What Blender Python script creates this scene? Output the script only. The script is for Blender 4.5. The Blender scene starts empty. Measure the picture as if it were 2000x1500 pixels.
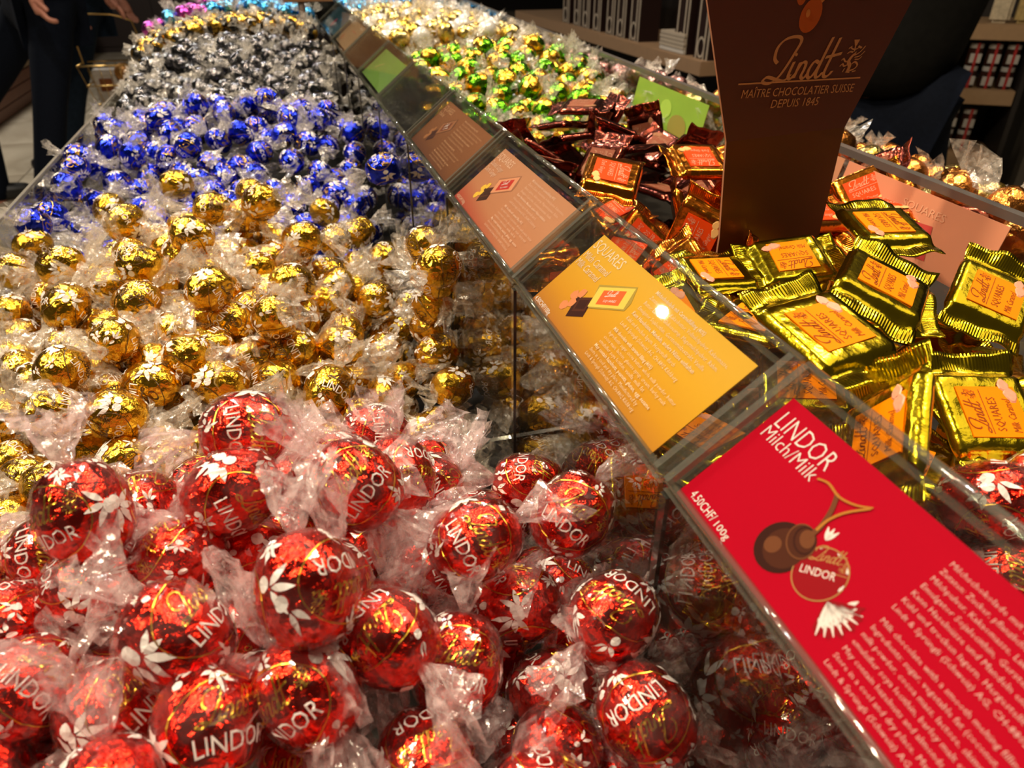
import bpy, bmesh, math, random
import numpy as np
from mathutils import Vector, Matrix, noise, Euler
R = math.radians
sc = bpy.context.scene
COL = sc.collection
random.seed(7)
CS = .92                         # the sweets measured at 1:1 turned out this much nearer and smaller
EYE = 1.10                       # camera height above the shop floor; all z below are relative to it
# ------------------------------------------------------------------ camera
cd = bpy.data.cameras.new('camera'); cam = bpy.data.objects.new('camera', cd); COL.objects.link(cam)
cam.location = (0, 0, EYE); cam.rotation_euler = (R(90 - 31.3), 0, R(-16.6))
cd.sensor_width = 36; cd.lens = 25.74; cd.clip_start = .01
cd.dof.use_dof = True; cd.dof.focus_distance = .32; cd.dof.aperture_fstop = 20.0
sc.camera = cam
# ------------------------------------------------------------------ world, lamps, exposure
w = bpy.data.worlds.new('world'); sc.world = w; w.use_nodes = True
w.node_tree.nodes['Background'].inputs[0].default_value = (1.0, .80, .58, 1)
w.node_tree.nodes['Background'].inputs[1].default_value = .055
sc.view_settings.view_transform = 'Standard'; sc.view_settings.look = 'None'
sc.view_settings.exposure = -0.22; sc.view_settings.gamma = 1; sc.view_settings.use_curve_mapping = False
sc.cycles.transparent_max_bounces = 20; sc.cycles.max_bounces = 8
sc.cycles.sample_clamp_indirect = 6.0
def lamp(x, y, z, size, power, col=(1, .80, .56), aim=(0.05, .4, -.17)):
    ld = bpy.data.lights.new('spot_or_fill', 'AREA'); ld.shape = 'DISK'; ld.size = size; ld.energy = power; ld.color = col
    o = bpy.data.objects.new('spot_or_fill', ld); COL.objects.link(o); o.location = (x, y, z + EYE)
    o.rotation_euler = (Vector(aim) - Vector((x, y, z))).to_track_quat('-Z', 'Y').to_euler()
LAMPS = [(-1.75, .15, 1.75, .13, 40), (-.70, .75, 1.75, .13, 42), (.55, .45, 1.75, .13, 22), (1.5, 1.0, 1.75, .13, 16),
         (-1.08, 3.2, 1.9, .055, 14), (.9, 3.0, 1.8, .14, 16)]
for a in LAMPS: lamp(*a)
lamp(1.0, .5, 1.85, 1.7, 13, (1, .84, .64))  # unseen soft panel, added to give the foils broad bright reflections
lamp(-.4, 2.3, 1.8, .16, 24, (1, .95, .9), (0, 1.3, -.15))
lamp(-2.2, 5.2, 1.9, .5, 70, (1, .93, .82), (-1.6, 5.4, -1.1))
# ------------------------------------------------------------------ materials
def mat(name):
    m = bpy.data.materials.new(name); m.use_nodes = True
    return m, m.node_tree.nodes, m.node_tree.links, m.node_tree.nodes['Principled BSDF']
def N(nt, t, **k):
    n = nt.new(t)
    for a, v in k.items():
        if a in n.inputs: n.inputs[a].default_value = v
        else: setattr(n, a, v)
    return n
def plain(name, col, rough=.5, metal=0, spec=.5, noise_amt=.12, scale=40, coat=0):
    m, ns, lk, b = mat(name)
    tc = N(ns, 'ShaderNodeTexCoord'); n = N(ns, 'ShaderNodeTexNoise', Scale=scale)
    lk.new(tc.outputs['Object'], n.inputs['Vector'])
    mr = N(ns, 'ShaderNodeMapRange'); mr.inputs['To Min'].default_value = 1 - noise_amt; mr.inputs['To Max'].default_value = 1 + noise_amt
    lk.new(n.outputs[0], mr.inputs[0])
    mx = N(ns, 'ShaderNodeVectorMath', operation='SCALE'); mx.inputs[0].default_value = col[:3]
    lk.new(mr.outputs[0], mx.inputs['Scale']); lk.new(mx.outputs[0], b.inputs['Base Color'])
    b.inputs['Roughness'].default_value = rough; b.inputs['Metallic'].default_value = metal
    b.inputs['Specular IOR Level'].default_value = spec; b.inputs['Coat Weight'].default_value = coat; b.inputs['Coat Roughness'].default_value = .08
    return m
def foil(name, col, rough=.2, bump=.35, scale=900, col2=None, coat=.0, crimp=False, metal=1):
    m, ns, lk, b = mat(name)
    tc = N(ns, 'ShaderNodeTexCoord')
    v = N(ns, 'ShaderNodeTexVoronoi', Scale=scale * .28); v.feature = 'F1'
    n = N(ns, 'ShaderNodeTexNoise', Scale=scale * .5, Detail=3.0)
    lk.new(tc.outputs['Object'], v.inputs['Vector']); lk.new(tc.outputs['Object'], n.inputs['Vector'])
    ad = N(ns, 'ShaderNodeMath', operation='ADD'); lk.new(v.outputs['Distance'], ad.inputs[0]); lk.new(n.outputs[0], ad.inputs[1])
    last = ad.outputs[0]
    if crimp:   # pressed ribs across both sealed fins
        sx = N(ns, 'ShaderNodeSeparateXYZ'); lk.new(tc.outputs['Object'], sx.inputs[0])
        ab = N(ns, 'ShaderNodeMath', operation='ABSOLUTE'); lk.new(sx.outputs[0], ab.inputs[0])
        gt = N(ns, 'ShaderNodeMath', operation='GREATER_THAN'); lk.new(ab.outputs[0], gt.inputs[0]); gt.inputs[1].default_value = .0212
        mu = N(ns, 'ShaderNodeMath', operation='MULTIPLY'); lk.new(sx.outputs[1], mu.inputs[0]); mu.inputs[1].default_value = 5200
        si = N(ns, 'ShaderNodeMath', operation='SINE'); lk.new(mu.outputs[0], si.inputs[0])
        m2 = N(ns, 'ShaderNodeMath', operation='MULTIPLY'); lk.new(si.outputs[0], m2.inputs[0]); lk.new(gt.outputs[0], m2.inputs[1])
        a2 = N(ns, 'ShaderNodeMath', operation='MULTIPLY_ADD'); lk.new(m2.outputs[0], a2.inputs[0]); a2.inputs[1].default_value = .8; lk.new(last, a2.inputs[2])
        last = a2.outputs[0]
    bp = N(ns, 'ShaderNodeBump', Strength=bump, Distance=.0011); lk.new(last, bp.inputs['Height']); lk.new(bp.outputs[0], b.inputs['Normal'])
    if col2:
        n2 = N(ns, 'ShaderNodeTexNoise', Scale=45.0); lk.new(tc.outputs['Object'], n2.inputs['Vector'])
        cr = N(ns, 'ShaderNodeValToRGB'); cr.color_ramp.elements[0].position = .50; cr.color_ramp.elements[1].position = .54
        cr.color_ramp.elements[0].color = (*col, 1); cr.color_ramp.elements[1].color = (*col2, 1)
        lk.new(n2.outputs[0], cr.inputs[0]); lk.new(cr.outputs[0], b.inputs['Base Color'])
    else: b.inputs['Base Color'].default_value = (*col, 1)
    b.inputs['Metallic'].default_value = metal; b.inputs['Roughness'].default_value = rough
    b.inputs['Coat Weight'].default_value = coat; b.inputs['Coat Roughness'].default_value = .1
    return m
def ior_both(ns, lk, node, v):
    g = N(ns, 'ShaderNodeNewGeometry'); mr = N(ns, 'ShaderNodeMapRange'); mr.inputs['To Min'].default_value = v; mr.inputs['To Max'].default_value = 1 / v
    lk.new(g.outputs['Backfacing'], mr.inputs[0]); lk.new(mr.outputs[0], node.inputs['IOR'])
def film(name, col=(.88, .84, .76), lo=.08, hi=.42, rough=.16, scale=260):
    m, ns, lk, b = mat(name)
    b.inputs['Base Color'].default_value = (*col, 1); b.inputs['Roughness'].default_value = rough
    b.inputs['Specular IOR Level'].default_value = 1.0
    b.inputs['Transmission Weight'].default_value = 0
    tc = N(ns, 'ShaderNodeTexCoord'); n = N(ns, 'ShaderNodeTexNoise', Scale=scale, Detail=4.0); lk.new(tc.outputs['Object'], n.inputs['Vector'])
    mr = N(ns, 'ShaderNodeMapRange'); mr.inputs['From Min'].default_value = .38; mr.inputs['From Max'].default_value = .66
    mr.inputs['To Min'].default_value = lo; mr.inputs['To Max'].default_value = hi; lk.new(n.outputs[0], mr.inputs[0])
    bp = N(ns, 'ShaderNodeBump', Strength=.5, Distance=.0008); lk.new(n.outputs[0], bp.inputs['Height']); lk.new(bp.outputs[0], b.inputs['Normal'])
    tr = N(ns, 'ShaderNodeBsdfTransparent'); g = N(ns, 'ShaderNodeBsdfGlossy', Roughness=rough); lk.new(bp.outputs[0], g.inputs['Normal'])
    tl = N(ns, 'ShaderNodeBsdfTranslucent'); tl.inputs[0].default_value = (*col, 1)
    ms0 = N(ns, 'ShaderNodeMixShader'); ms0.inputs[0].default_value = .4; lk.new(b.outputs[0], ms0.inputs[1]); lk.new(tl.outputs[0], ms0.inputs[2])
    ms = N(ns, 'ShaderNodeMixShader'); lk.new(mr.outputs[0], ms.inputs[0]); lk.new(tr.outputs[0], ms.inputs[1]); lk.new(ms0.outputs[0], ms.inputs[2])
    lw = N(ns, 'ShaderNodeFresnel', IOR=1.5); ior_both(ns, lk, lw, 1.5); lk.new(bp.outputs[0], lw.inputs['Normal'])
    ms2 = N(ns, 'ShaderNodeMixShader'); lk.new(lw.outputs[0], ms2.inputs[0]); lk.new(ms.outputs[0], ms2.inputs[1]); lk.new(g.outputs[0], ms2.inputs[2])
    lk.new(ms2.outputs[0], ns['Material Output'].inputs['Surface'])
    return m
def acrylic(name, tint=(.965, .97, .96), boost=1.0):
    m, ns, lk, b = mat(name); ns.remove(b)
    tr = N(ns, 'ShaderNodeBsdfTransparent'); tr.inputs[0].default_value = (*tint, 1)
    g = N(ns, 'ShaderNodeBsdfGlossy', Roughness=.015)
    f = N(ns, 'ShaderNodeFresnel', IOR=1.49); ior_both(ns, lk, f, 1.49); mu = N(ns, 'ShaderNodeMath', operation='MULTIPLY'); mu.inputs[1].default_value = boost; mu.use_clamp = True
    lk.new(f.outputs[0], mu.inputs[0]); ms = N(ns, 'ShaderNodeMixShader')
    lk.new(mu.outputs[0], ms.inputs[0]); lk.new(tr.outputs[0], ms.inputs[1]); lk.new(g.outputs[0], ms.inputs[2])
    lk.new(ms.outputs[0], ns['Material Output'].inputs['Surface'])
    return m
def acryl_edge(name, col=(.30, .29, .24)):
    m, ns, lk, b = mat(name); b.inputs['Base Color'].default_value = (*col, 1); b.inputs['Roughness'].default_value = .12
    b.inputs['Coat Weight'].default_value = 1
    tr = N(ns, 'ShaderNodeBsdfTransparent'); tr.inputs[0].default_value = (.8, .82, .78, 1)
    g = N(ns, 'ShaderNodeBsdfGlossy', Roughness=.06)
    ms = N(ns, 'ShaderNodeMixShader'); ms.inputs[0].default_value = .66
    ms3 = N(ns, 'ShaderNodeMixShader'); ms3.inputs[0].default_value = .35; lk.new(b.outputs[0], ms3.inputs[1]); lk.new(g.outputs[0], ms3.inputs[2])
    lk.new(ms3.outputs[0], ms.inputs[1]); lk.new(tr.outputs[0], ms.inputs[2]); lk.new(ms.outputs[0], ns['Material Output'].inputs['Surface'])
    return m
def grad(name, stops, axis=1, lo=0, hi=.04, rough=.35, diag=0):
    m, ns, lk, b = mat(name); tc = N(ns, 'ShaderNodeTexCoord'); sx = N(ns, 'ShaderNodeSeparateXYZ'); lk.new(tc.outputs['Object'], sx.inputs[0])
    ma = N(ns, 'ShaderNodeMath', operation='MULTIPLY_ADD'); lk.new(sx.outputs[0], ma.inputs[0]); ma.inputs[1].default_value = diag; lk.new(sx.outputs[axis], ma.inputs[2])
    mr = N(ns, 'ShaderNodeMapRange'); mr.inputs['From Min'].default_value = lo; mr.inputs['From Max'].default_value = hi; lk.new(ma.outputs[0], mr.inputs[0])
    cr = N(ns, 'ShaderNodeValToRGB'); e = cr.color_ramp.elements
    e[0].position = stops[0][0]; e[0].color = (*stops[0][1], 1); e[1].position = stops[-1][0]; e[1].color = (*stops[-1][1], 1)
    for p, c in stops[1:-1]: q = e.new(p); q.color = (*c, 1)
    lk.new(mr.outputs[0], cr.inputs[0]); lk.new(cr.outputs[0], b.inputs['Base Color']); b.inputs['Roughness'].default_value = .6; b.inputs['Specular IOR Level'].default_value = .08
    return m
RED = foil('red_foil', (.84, .026, .010), .17, .7, coat=.05)
GOLD = foil('gold_foil', (.86, .50, .04), .17, .5, coat=.06)
BLUE = foil('blue_foil', (.015, .035, .72), .18, .5, coat=.1)
SILVER = foil('black_silver_foil', (.10, .10, .11), .15, .5, coat=.3)
DKGOLD = foil('dark_gold_foil', (.10, .10, .10), .2, .4, col2=(.7, .42, .06))
LBLUE = foil('light_blue_foil', (.05, .33, .75), .22, .4, col2=(.12, .5, .85))
VIOLET = foil('violet_foil', (.55, .08, .5), .22, .4)
GREEN = foil('green_gold_foil', (.11, .36, .015), .2, .4, col2=(.9, .5, .05))
PALEGOLD = foil('pale_gold_foil', (.8, .62, .25), .22, .4, col2=(.75, .5, .08))
WHITEFOIL = plain('white_foil', (.75, .75, .74), .25, .2, coat=.5)
PINK = foil('pink_foil', (.72, .38, .38), .22, .4)
ORANGEF = foil('copper_truffle_foil', (.8, .3, .06), .22, .4)
SQG = foil('olive_gold_square_foil', (.62, .47, .016), .17, .22, 500, crimp=True)
SQO = foil('copper_square_foil', (.74, .235, .02), .17, .22, 500, crimp=True)
SQB = foil('brown_square_foil', (.22, .052, .034), .17, .25, 500, crimp=True)
FILM = film('clear_cellophane')
FILMR = film('clear_cellophane_reflected_red', (1.0, .86, .86), .06, .44, .10)  # pink reflection of the red foil is put into this clear film's colour
SHELL = film('clear_cellophane_shell', (.9, .9, .9), .0, .05, .10, 120)
WHITE = plain('white_print', (.82, .80, .78), .35, noise_amt=.04)
GPRINT = foil('gold_print', (.75, .45, .05), .3, .1)
DPRINT = plain('dark_print', (.10, .05, .012), .4, noise_amt=.04)
SILPRINT = plain('silver_print', (.35, .38, .7), .4)
ACR = acrylic('clear_acrylic'); ACRW = acrylic('clear_acrylic_wall', (.94, .945, .93), 1.5)
EDGE = acryl_edge('acrylic_polished_edge')
DKEDGE = plain('grey_acrylic_rim', (.10, .09, .085), .25)
# ------------------------------------------------------------------ object helpers
def link(name, me, m=None, parent=None, mats=None):
    o = bpy.data.objects.new(name, me); COL.objects.link(o)
    if m is not None:
        if not len(me.materials): me.materials.append(m)
    if mats is not None:
        if not len(me.materials):
            for q in mats: me.materials.append(q)
    if parent: o.parent = parent
    return o
def mesh(name, vs, fs, smooth=False, mi=None):
    me = bpy.data.meshes.new(name); me.from_pydata([tuple(v) for v in vs], [], fs); me.update()
    if smooth: me.polygons.foreach_set('use_smooth', [True] * len(me.polygons))
    if mi is not None: me.polygons.foreach_set('material_index', mi)
    return me
def tag(o, label=None, cat=None, group=None, kind=None):
    if label: o['label'] = label
    if cat: o['category'] = cat
    if group: o['group'] = group
    if kind: o['kind'] = kind
    return o
def empty(name, loc=(0, 0, 0)):
    o = bpy.data.objects.new(name, None); COL.objects.link(o); o.location = loc; o.empty_display_size = .01
    return o
class MB:
    def __init__(s): s.v = []; s.f = []; s.m = []
    def add(s, vs, fs, mi=0):
        k = len(s.v); s.v += [tuple(v) for v in vs]; s.f += [tuple(i + k for i in f) for f in fs]; s.m += [mi] * len(fs); return s
    def box(s, a, b, mi=0, top=None):
        (x0, y0, z0), (x1, y1, z1) = a, b
        vs = [(x0, y0, z0), (x1, y0, z0), (x1, y1, z0), (x0, y1, z0), (x0, y0, z1), (x1, y0, z1), (x1, y1, z1), (x0, y1, z1)]
        return s.add(vs, [(0, 3, 2, 1), (4, 5, 6, 7), (0, 1, 5, 4), (1, 2, 6, 5), (2, 3, 7, 6), (3, 0, 4, 7)], mi)
    def tube(s, pts, r, n=8, mi=0, cap=True):
        pts = [Vector(p) for p in pts]; rs = r if isinstance(r, (list, tuple)) else [r] * len(pts)
        vs = []; up = Vector((0, 0, 1))
        for i, p in enumerate(pts):
            t = (pts[min(i + 1, len(pts) - 1)] - pts[max(i - 1, 0)]).normalized()
            a = t.cross(up); a = a.normalized() if a.length > .05 else Vector((1, 0, 0)); b = t.cross(a).normalized()
            for k in range(n):
                q = 2 * math.pi * k / n; vs.append(p + (a * math.cos(q) + b * math.sin(q)) * rs[i])
        fs = [(i * n + k, i * n + (k + 1) % n, (i + 1) * n + (k + 1) % n, (i + 1) * n + k) for i in range(len(pts) - 1) for k in range(n)]
        if cap: fs += [tuple(range(n))[::-1], tuple(range((len(pts) - 1) * n, len(pts) * n))]
        return s.add(vs, fs, mi)
    def lathe(s, prof, n=16, mi=0, c=(0, 0, 0)):
        vs = [(c[0] + r * math.cos(2 * math.pi * k / n), c[1] + r * math.sin(2 * math.pi * k / n), c[2] + z) for r, z in prof for k in range(n)]
        fs = [(i * n + k, i * n + (k + 1) % n, (i + 1) * n + (k + 1) % n, (i + 1) * n + k) for i in range(len(prof) - 1) for k in range(n)]
        fs += [tuple(range(n))[::-1], tuple(range((len(prof) - 1) * n, len(prof) * n))]
        return s.add(vs, fs, mi)
    def build(s, name, m, parent=None, smooth=False, bevel=0):
        me = mesh(name, s.v, s.f, smooth, s.m)
        if bevel:
            bm = bmesh.new(); bm.from_mesh(me); bmesh.ops.bevel(bm, geom=bm.edges[:], offset=bevel, segments=2, affect='EDGES', clamp_overlap=True); bm.to_mesh(me); bm.free()
        return link(name, me, parent=parent, mats=m if isinstance(m, list) else [m])
# ------------------------------------------------------------------ printed shapes (2D)
_tc = {}
def text2d(s, size=1, shear=0, bold=0, align='LEFT', line=1.0, width=None, res=2):
    """text as flat polygons; width squeezes it to that length"""
    key = (s, shear, bold, align, line, res)
    if key not in _tc:
        c = bpy.data.curves.new('text', 'FONT'); c.body = s; c.size = 1; c.shear = shear; c.offset = bold; c.align_x = align; c.space_line = line; c.resolution_u = res
        o = bpy.data.objects.new('text', c); COL.objects.link(o)
        dg = bpy.context.evaluated_depsgraph_get(); me = o.evaluated_get(dg).to_mesh()
        _tc[key] = ([(v.co.x, v.co.y) for v in me.vertices], [tuple(p.vertices) for p in me.polygons])
        o.evaluated_get(dg).to_mesh_clear(); bpy.data.objects.remove(o); bpy.data.curves.remove(c)
    vs, fs = _tc[key]
    k = 1.0
    if width:
        w0 = max(v[0] for v in vs) - min(v[0] for v in vs); k = width / (w0 * size)
    return [(x * size * k, y * size) for x, y in vs], fs
def stroke(pts, wd=.08, nib=35, sub=4):
    """calligraphic ribbon along a smooth curve"""
    P = [Vector((*p, 0)) for p in pts]; out = []
    for i in range(len(P) - 1):
        p0 = P[max(i - 1, 0)]; p1 = P[i]; p2 = P[i + 1]; p3 = P[min(i + 2, len(P) - 1)]
        for k in range(sub):
            t = k / sub
            out.append(.5 * ((2 * p1) + (p2 - p0) * t + (2 * p0 - 5 * p1 + 4 * p2 - p3) * t * t + (3 * p1 - p0 - 3 * p2 + p3) * t ** 3))
    out.append(P[-1]); vs = []; nb = Vector((math.cos(R(nib)), math.sin(R(nib)), 0))
    for i, p in enumerate(out):
        d = (out[min(i + 1, len(out) - 1)] - out[max(i - 1, 0)]).normalized(); nn = Vector((-d.y, d.x, 0))
        h = (nn * .45 + nb * .55 * (1 if nn.dot(nb) > 0 else -1)) * wd * .5
        vs += [(p.x + h.x, p.y + h.y), (p.x - h.x, p.y - h.y)]
    return vs, [(2 * i, 2 * i + 1, 2 * i + 3, 2 * i + 2) for i in range(len(out) - 1)]
def script_word():
    """the flowing logo word, unit x-height about .4, about 2.3 wide"""
    S = [[(.34, .40), (.23, .52), (.26, .78), (.44, .97), (.68, 1.04), (.90, 1.03), (.97, .93), (.86, .70), (.64, .32), (.44, .05), (.20, -.10), (-.04, -.06), (.08, .06), (.36, -.01), (.62, -.06), (.82, .10)],
         [(.86, .42), (.74, .08), (.82, -.02), (.96, .12)],
         [(1.06, .40), (.93, 0)], [(.98, .16), (1.12, .38), (1.24, .38), (1.22, .22), (1.15, .04), (1.24, -.02), (1.36, .12)],
         [(1.66, .36), (1.52, .41), (1.38, .22), (1.36, .04), (1.46, -.01), (1.60, .16), (1.72, .40)], [(1.96, 1.0), (1.80, .60), (1.62, .08), (1.70, -.01), (1.84, .12)],
         [(2.20, .98), (2.06, .60), (1.88, .10), (1.94, -.01), (2.06, .04), (2.14, .14)], [(1.84, .50), (2.06, .53), (2.34, .58)]]
    m = MB()
    for s in S: v, f = stroke(s, .105); m.add([(a, b, 0) for a, b in v], f)
    m.add([(.88 + .045 * math.cos(q), .60 + .045 * math.sin(q), 0) for q in [k * .785 for k in range(8)]], [tuple(range(8))])
    return [(v[0], v[1]) for v in m.v], m.f
def crest():
    """small heraldic beast under a crown of leaves, about 1 high"""
    S = [([(.35, .02), (.40, .20), (.32, .34), (.42, .50), (.55, .60)], .14), ([(.42, .05), (.60, .10), (.70, .22), (.58, .32), (.46, .26)], .07),
         ([(.36, .38), (.20, .34), (.10, .44), (.04, .38)], .06), ([(.34, .26), (.18, .20), (.10, .28), (.02, .20)], .06),
         ([(.50, .52), (.70, .62), (.86, .80)], .06), ([(.52, .46), (.72, .50), (.88, .64)], .05), ([(.54, .40), (.70, .40), (.80, .48)], .05),
         ([(.42, .62), (.30, .64), (.20, .58)], .06), ([(.30, .76), (.46, .70), (.66, .78)], .05), ([(.46, .64), (.46, .84)], .05),
         ([(.22, .74), (.34, .80)], .07), ([(.58, .80), (.72, .74)], .07), ([(.28, .02), (.44, .0)], .05), ([(.54, .02), (.68, .04)], .05), ([(.16, .02), (.22, .14)], .05)]
    m = MB()
    for p, wd in S: v, f = stroke(p, wd, sub=3); m.add([(a, b, 0) for a, b in v], f)
    m.add([(.36, 1.0, 0), (.58, 1.0, 0), (.50, .82, 0), (.43, .82, 0)], [(3, 2, 1, 0)])
    return [(v[0], v[1]) for v in m.v], m.f
LW, CR = script_word(), crest()
def xf(shape, s=1, dx=0, dy=0, rot=0, sx=1):
    c, n = math.cos(R(rot)), math.sin(R(rot))
    return [(dx + (x * sx * c - y * n) * s, dy + (x * sx * n + y * c) * s) for x, y in shape[0]], shape[1]
def leaf(L, W, n=5):
    vs = [];
    for i in range(n + 1):
        t = i / n; h = W * .5 * math.sin(math.pi * t ** .8) ** .9 if 0 < t < 1 else 0.0001
        vs += [(t * L, h), (t * L, -h)]
    return vs, [(2 * i, 2 * i + 1, 2 * i + 3, 2 * i + 2) for i in range(n)]
def disc(r, n=14, ry=None):
    ry = ry or r
    return [(0, 0)] + [(r * math.cos(2 * math.pi * k / n), ry * math.sin(2 * math.pi * k / n)) for k in range(n)], [(0, 1 + k, 1 + (k + 1) % n) for k in range(n)]
def ring(rx, ry, wd, n=40, a0=0, a1=360):
    vs = []; m = int(n * (a1 - a0) / 360)
    for k in range(m + 1):
        q = R(a0 + (a1 - a0) * k / m); vs += [(rx * math.cos(q), ry * math.sin(q)), ((rx - wd) * math.cos(q), (ry - wd) * math.sin(q))]
    return vs, [(2 * i, 2 * i + 1, 2 * i + 3, 2 * i + 2) for i in range(m)]
def poly(*p): return list(p), [tuple(range(len(p)))]
# ------------------------------------------------------------------ truffles
RB = .0140
def surf(u, v, seed, k=1.0):
    """point of the foil ball: u = angle round the twist axis, v = angle from the equator"""
    s, c = math.sin(v), max(math.cos(v), 0)
    rho = RB * (c ** .82); z = RB * 1.16 * s
    d = Vector((math.cos(u) * c, math.sin(u) * c, s)); a = abs(s)
    pl = a ** 3 * (.07 * math.sin(u * 9 + seed) + .06 * noise.noise(Vector((math.cos(u) * 4, math.sin(u) * 4, seed * 3.1 + (1 if s > 0 else 7)))))
    cr = .035 * noise.noise(d * 2.1 + Vector((seed * 5.3, 0, 0))) - .060 * abs(noise.noise(d * 4.5 + Vector((0, seed * 3.7, 0)))) - .030 * abs(noise.noise(d * 10 + Vector((0, 0, seed))))
    q = (1 + pl + cr) * k
    return Vector((rho * math.cos(u) * q, rho * math.sin(u) * q, z * (1 + cr) * (1 + (k - 1) * .5)))
def ball_mesh(seed, nu, nv, k=1.0, name='foil_ball', vmax=86):
    vs = [surf(2 * math.pi * i / nu, R(-vmax + 2 * vmax * j / nv), seed, k) for j in range(nv + 1) for i in range(nu)]
    fs = [(j * nu + i, j * nu + (i + 1) % nu, (j + 1) * nu + (i + 1) % nu, (j + 1) * nu + i) for j in range(nv) for i in range(nu)]
    fs += [tuple(range(nu))[::-1], tuple(range(nv * nu, nv * nu + nu))]
    return mesh(name, vs, fs, True)
def tail_mesh(seed, nu, nv, L=.0175, W=.0135, name='wrapper_twist', flat=.55):
    rnd = random.Random(seed); ph = [rnd.uniform(0, 6.28) for _ in range(5)]; bend = (rnd.uniform(-.5, .5), rnd.uniform(-.5, .5))
    vs = []; z0 = RB * 1.08
    for j in range(nv + 1):
        t = j / nv; r0 = .0018 + W * (t ** .75) * .62
        for i in range(nu):
            q = 2 * math.pi * i / nu
            ru = 1 + .5 * t * math.sin(3 * q + ph[0]) + .35 * t * math.sin(5 * q + ph[1] + 2 * t) + .28 * t * math.sin(9 * q + ph[2])
            p = Vector((math.cos(q) * r0 * ru, math.sin(q) * r0 * ru * flat, z0 + L * t * (1 + .18 * math.sin(2 * q + ph[3]) + .1 * math.sin(7 * q + ph[4]))))
            nz = noise.noise_vector(p * 260 + Vector((seed, 0, 0))) * .0022 * t ** .6
            p += nz; p.x += bend[0] * L * t * t; p.y += bend[1] * L * t * t
            vs.append(p)
    fs = [(j * nu + i, j * nu + (i + 1) % nu, (j + 1) * nu + (i + 1) % nu, (j + 1) * nu + i) for j in range(nv) for i in range(nu)]
    return mesh(name, vs, fs, False)
def wrap_print(shapes, seed, off=1.028):
    """put 2D shapes (in ball-surface metres) round the ball; shapes = [((vs, fs), material index)]"""
    m = MB()
    for (vs, fs), mi in shapes:
        m.add([surf(x / RB, y / (RB * 1.02), seed, off) for x, y in vs], fs, mi)
    return m
def sprig(x, y, s, rot, rnd):
    """a fan of slim leaves on one side of a little stippled cone"""
    out = []; c, n = math.cos(R(rot)), math.sin(R(rot))
    for a in rnd.choice(((-38, 12), (-50, -8, 34), (-28, 24, 70), (-64, -22, 20, 58))):
        q = R(a + rot); L = .0066 * s * rnd.uniform(.7, 1.15)
        out.append((xf(leaf(L, .0021 * s), 1, x + .0009 * math.cos(q), y + .0009 * math.sin(q), rot=a + rot), 0))
    cx, cy = x - .0026 * s * c, y - .0026 * s * n
    out.append((xf(disc(.0019 * s, 12, .0022 * s), 1, cx, cy, rot), 0))
    return out
def print_shapes(seed, full=True):
    rnd = random.Random(seed); out = []
    for c in (0, math.pi * RB):
        out.append((xf(ring(.0165, .0115, .00042), 1, c, 0), 1))
        out.append((xf(LW, .0072, c - .0085, .0008), 1))
        out.append((xf(CR, .0058, c + .0092, .0010), 1))
        t = text2d('LINDOR', .0062, width=.0215); out.append((xf(t, 1, c - .0105, -.0062), 0))
        for sx in (-1, 1):
            out += sprig(c + sx * .0205 + rnd.uniform(-.001, .001), rnd.uniform(-.004, .004), rnd.uniform(.85, 1.1), rnd.uniform(0, 360), rnd)
        for k in range(5 if full else 3):
            out += sprig(c + rnd.uniform(-.02, .02), rnd.choice((-1, 1)) * rnd.uniform(.0128, .0155), rnd.uniform(.6, .85), rnd.uniform(0, 360), rnd)
    return out
def solid_mat(m): return m
class Kind:
    """meshes for one kind of truffle; place() links a truffle with its parts"""
    def __init__(s, name, foilm, filmm, nvar, nu, nv, prints=None, shell=False, tails=(14, 6), parts=True, full=True, film_leaf=False, tl=.0175, tw=.0135):
        s.name = name; s.parts = parts; s.balls = []; s.n = 0
        for k in range(nvar):
            seed = hash_(name) * 10 + k
            b = ball_mesh(seed, nu, nv); b.materials.append(foilm if not isinstance(foilm, list) else foilm[k % len(foilm)])
            pm = sh = None
            if prints:
                mb = wrap_print(print_shapes(seed, full), seed); pm = mesh('printed_pattern', mb.v, mb.f, False, mb.m)
                for q in prints: pm.materials.append(q)
            if shell: sh = ball_mesh(seed + 77, 28, 18, 1.07, 'cellophane_shell', 80); sh.materials.append(SHELL); sh.polygons.foreach_set('use_smooth', [False] * len(sh.polygons))
            ts = []
            for e in (0, 1):
                t = tail_mesh(seed * 2 + e, tails[0], tails[1], tl, tw)
                if e: t.transform(Matrix.Rotation(math.pi, 4, 'X'))
                t.materials.append(filmm); ts.append(t)
            if not parts:
                bm = bmesh.new(); bm.from_mesh(b); bm.faces.ensure_lookup_table()
                n0 = len(bm.faces)
                for t in ts: bm.from_mesh(t)
                bm.faces.ensure_lookup_table()
                for f in bm.faces[n0:]: f.material_index = 1
                bm.to_mesh(b); bm.free(); b.materials.append(filmm)
            s.balls.append((b, pm, sh, ts))
    def place(s, p, q, scale=1.0, label=None, group=None, var=None):
        b, pm, sh, ts = s.balls[(s.n if var is None else var) % len(s.balls)]; s.n += 1
        M = Matrix.LocRotScale(Vector((p[0] * CS, p[1] * CS, p[2] * CS + EYE)), q, (scale * CS,) * 3)
        if not s.parts:
            r = link(s.name, b); r.matrix_world = M
        else:
            r = empty(s.name); r.matrix_world = M
            o = link('foil_ball', b, parent=r)
            if pm: link('printed_pattern', pm, parent=o)
            if sh: link('cellophane_shell', sh, parent=r)
            for t in ts: link('wrapper_twist', t, parent=r)
        tag(r, label, 'truffle', group)
        return r
def hash_(s): return sum(ord(c) * (i + 1) for i, c in enumerate(s)) % 97 + 3
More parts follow.
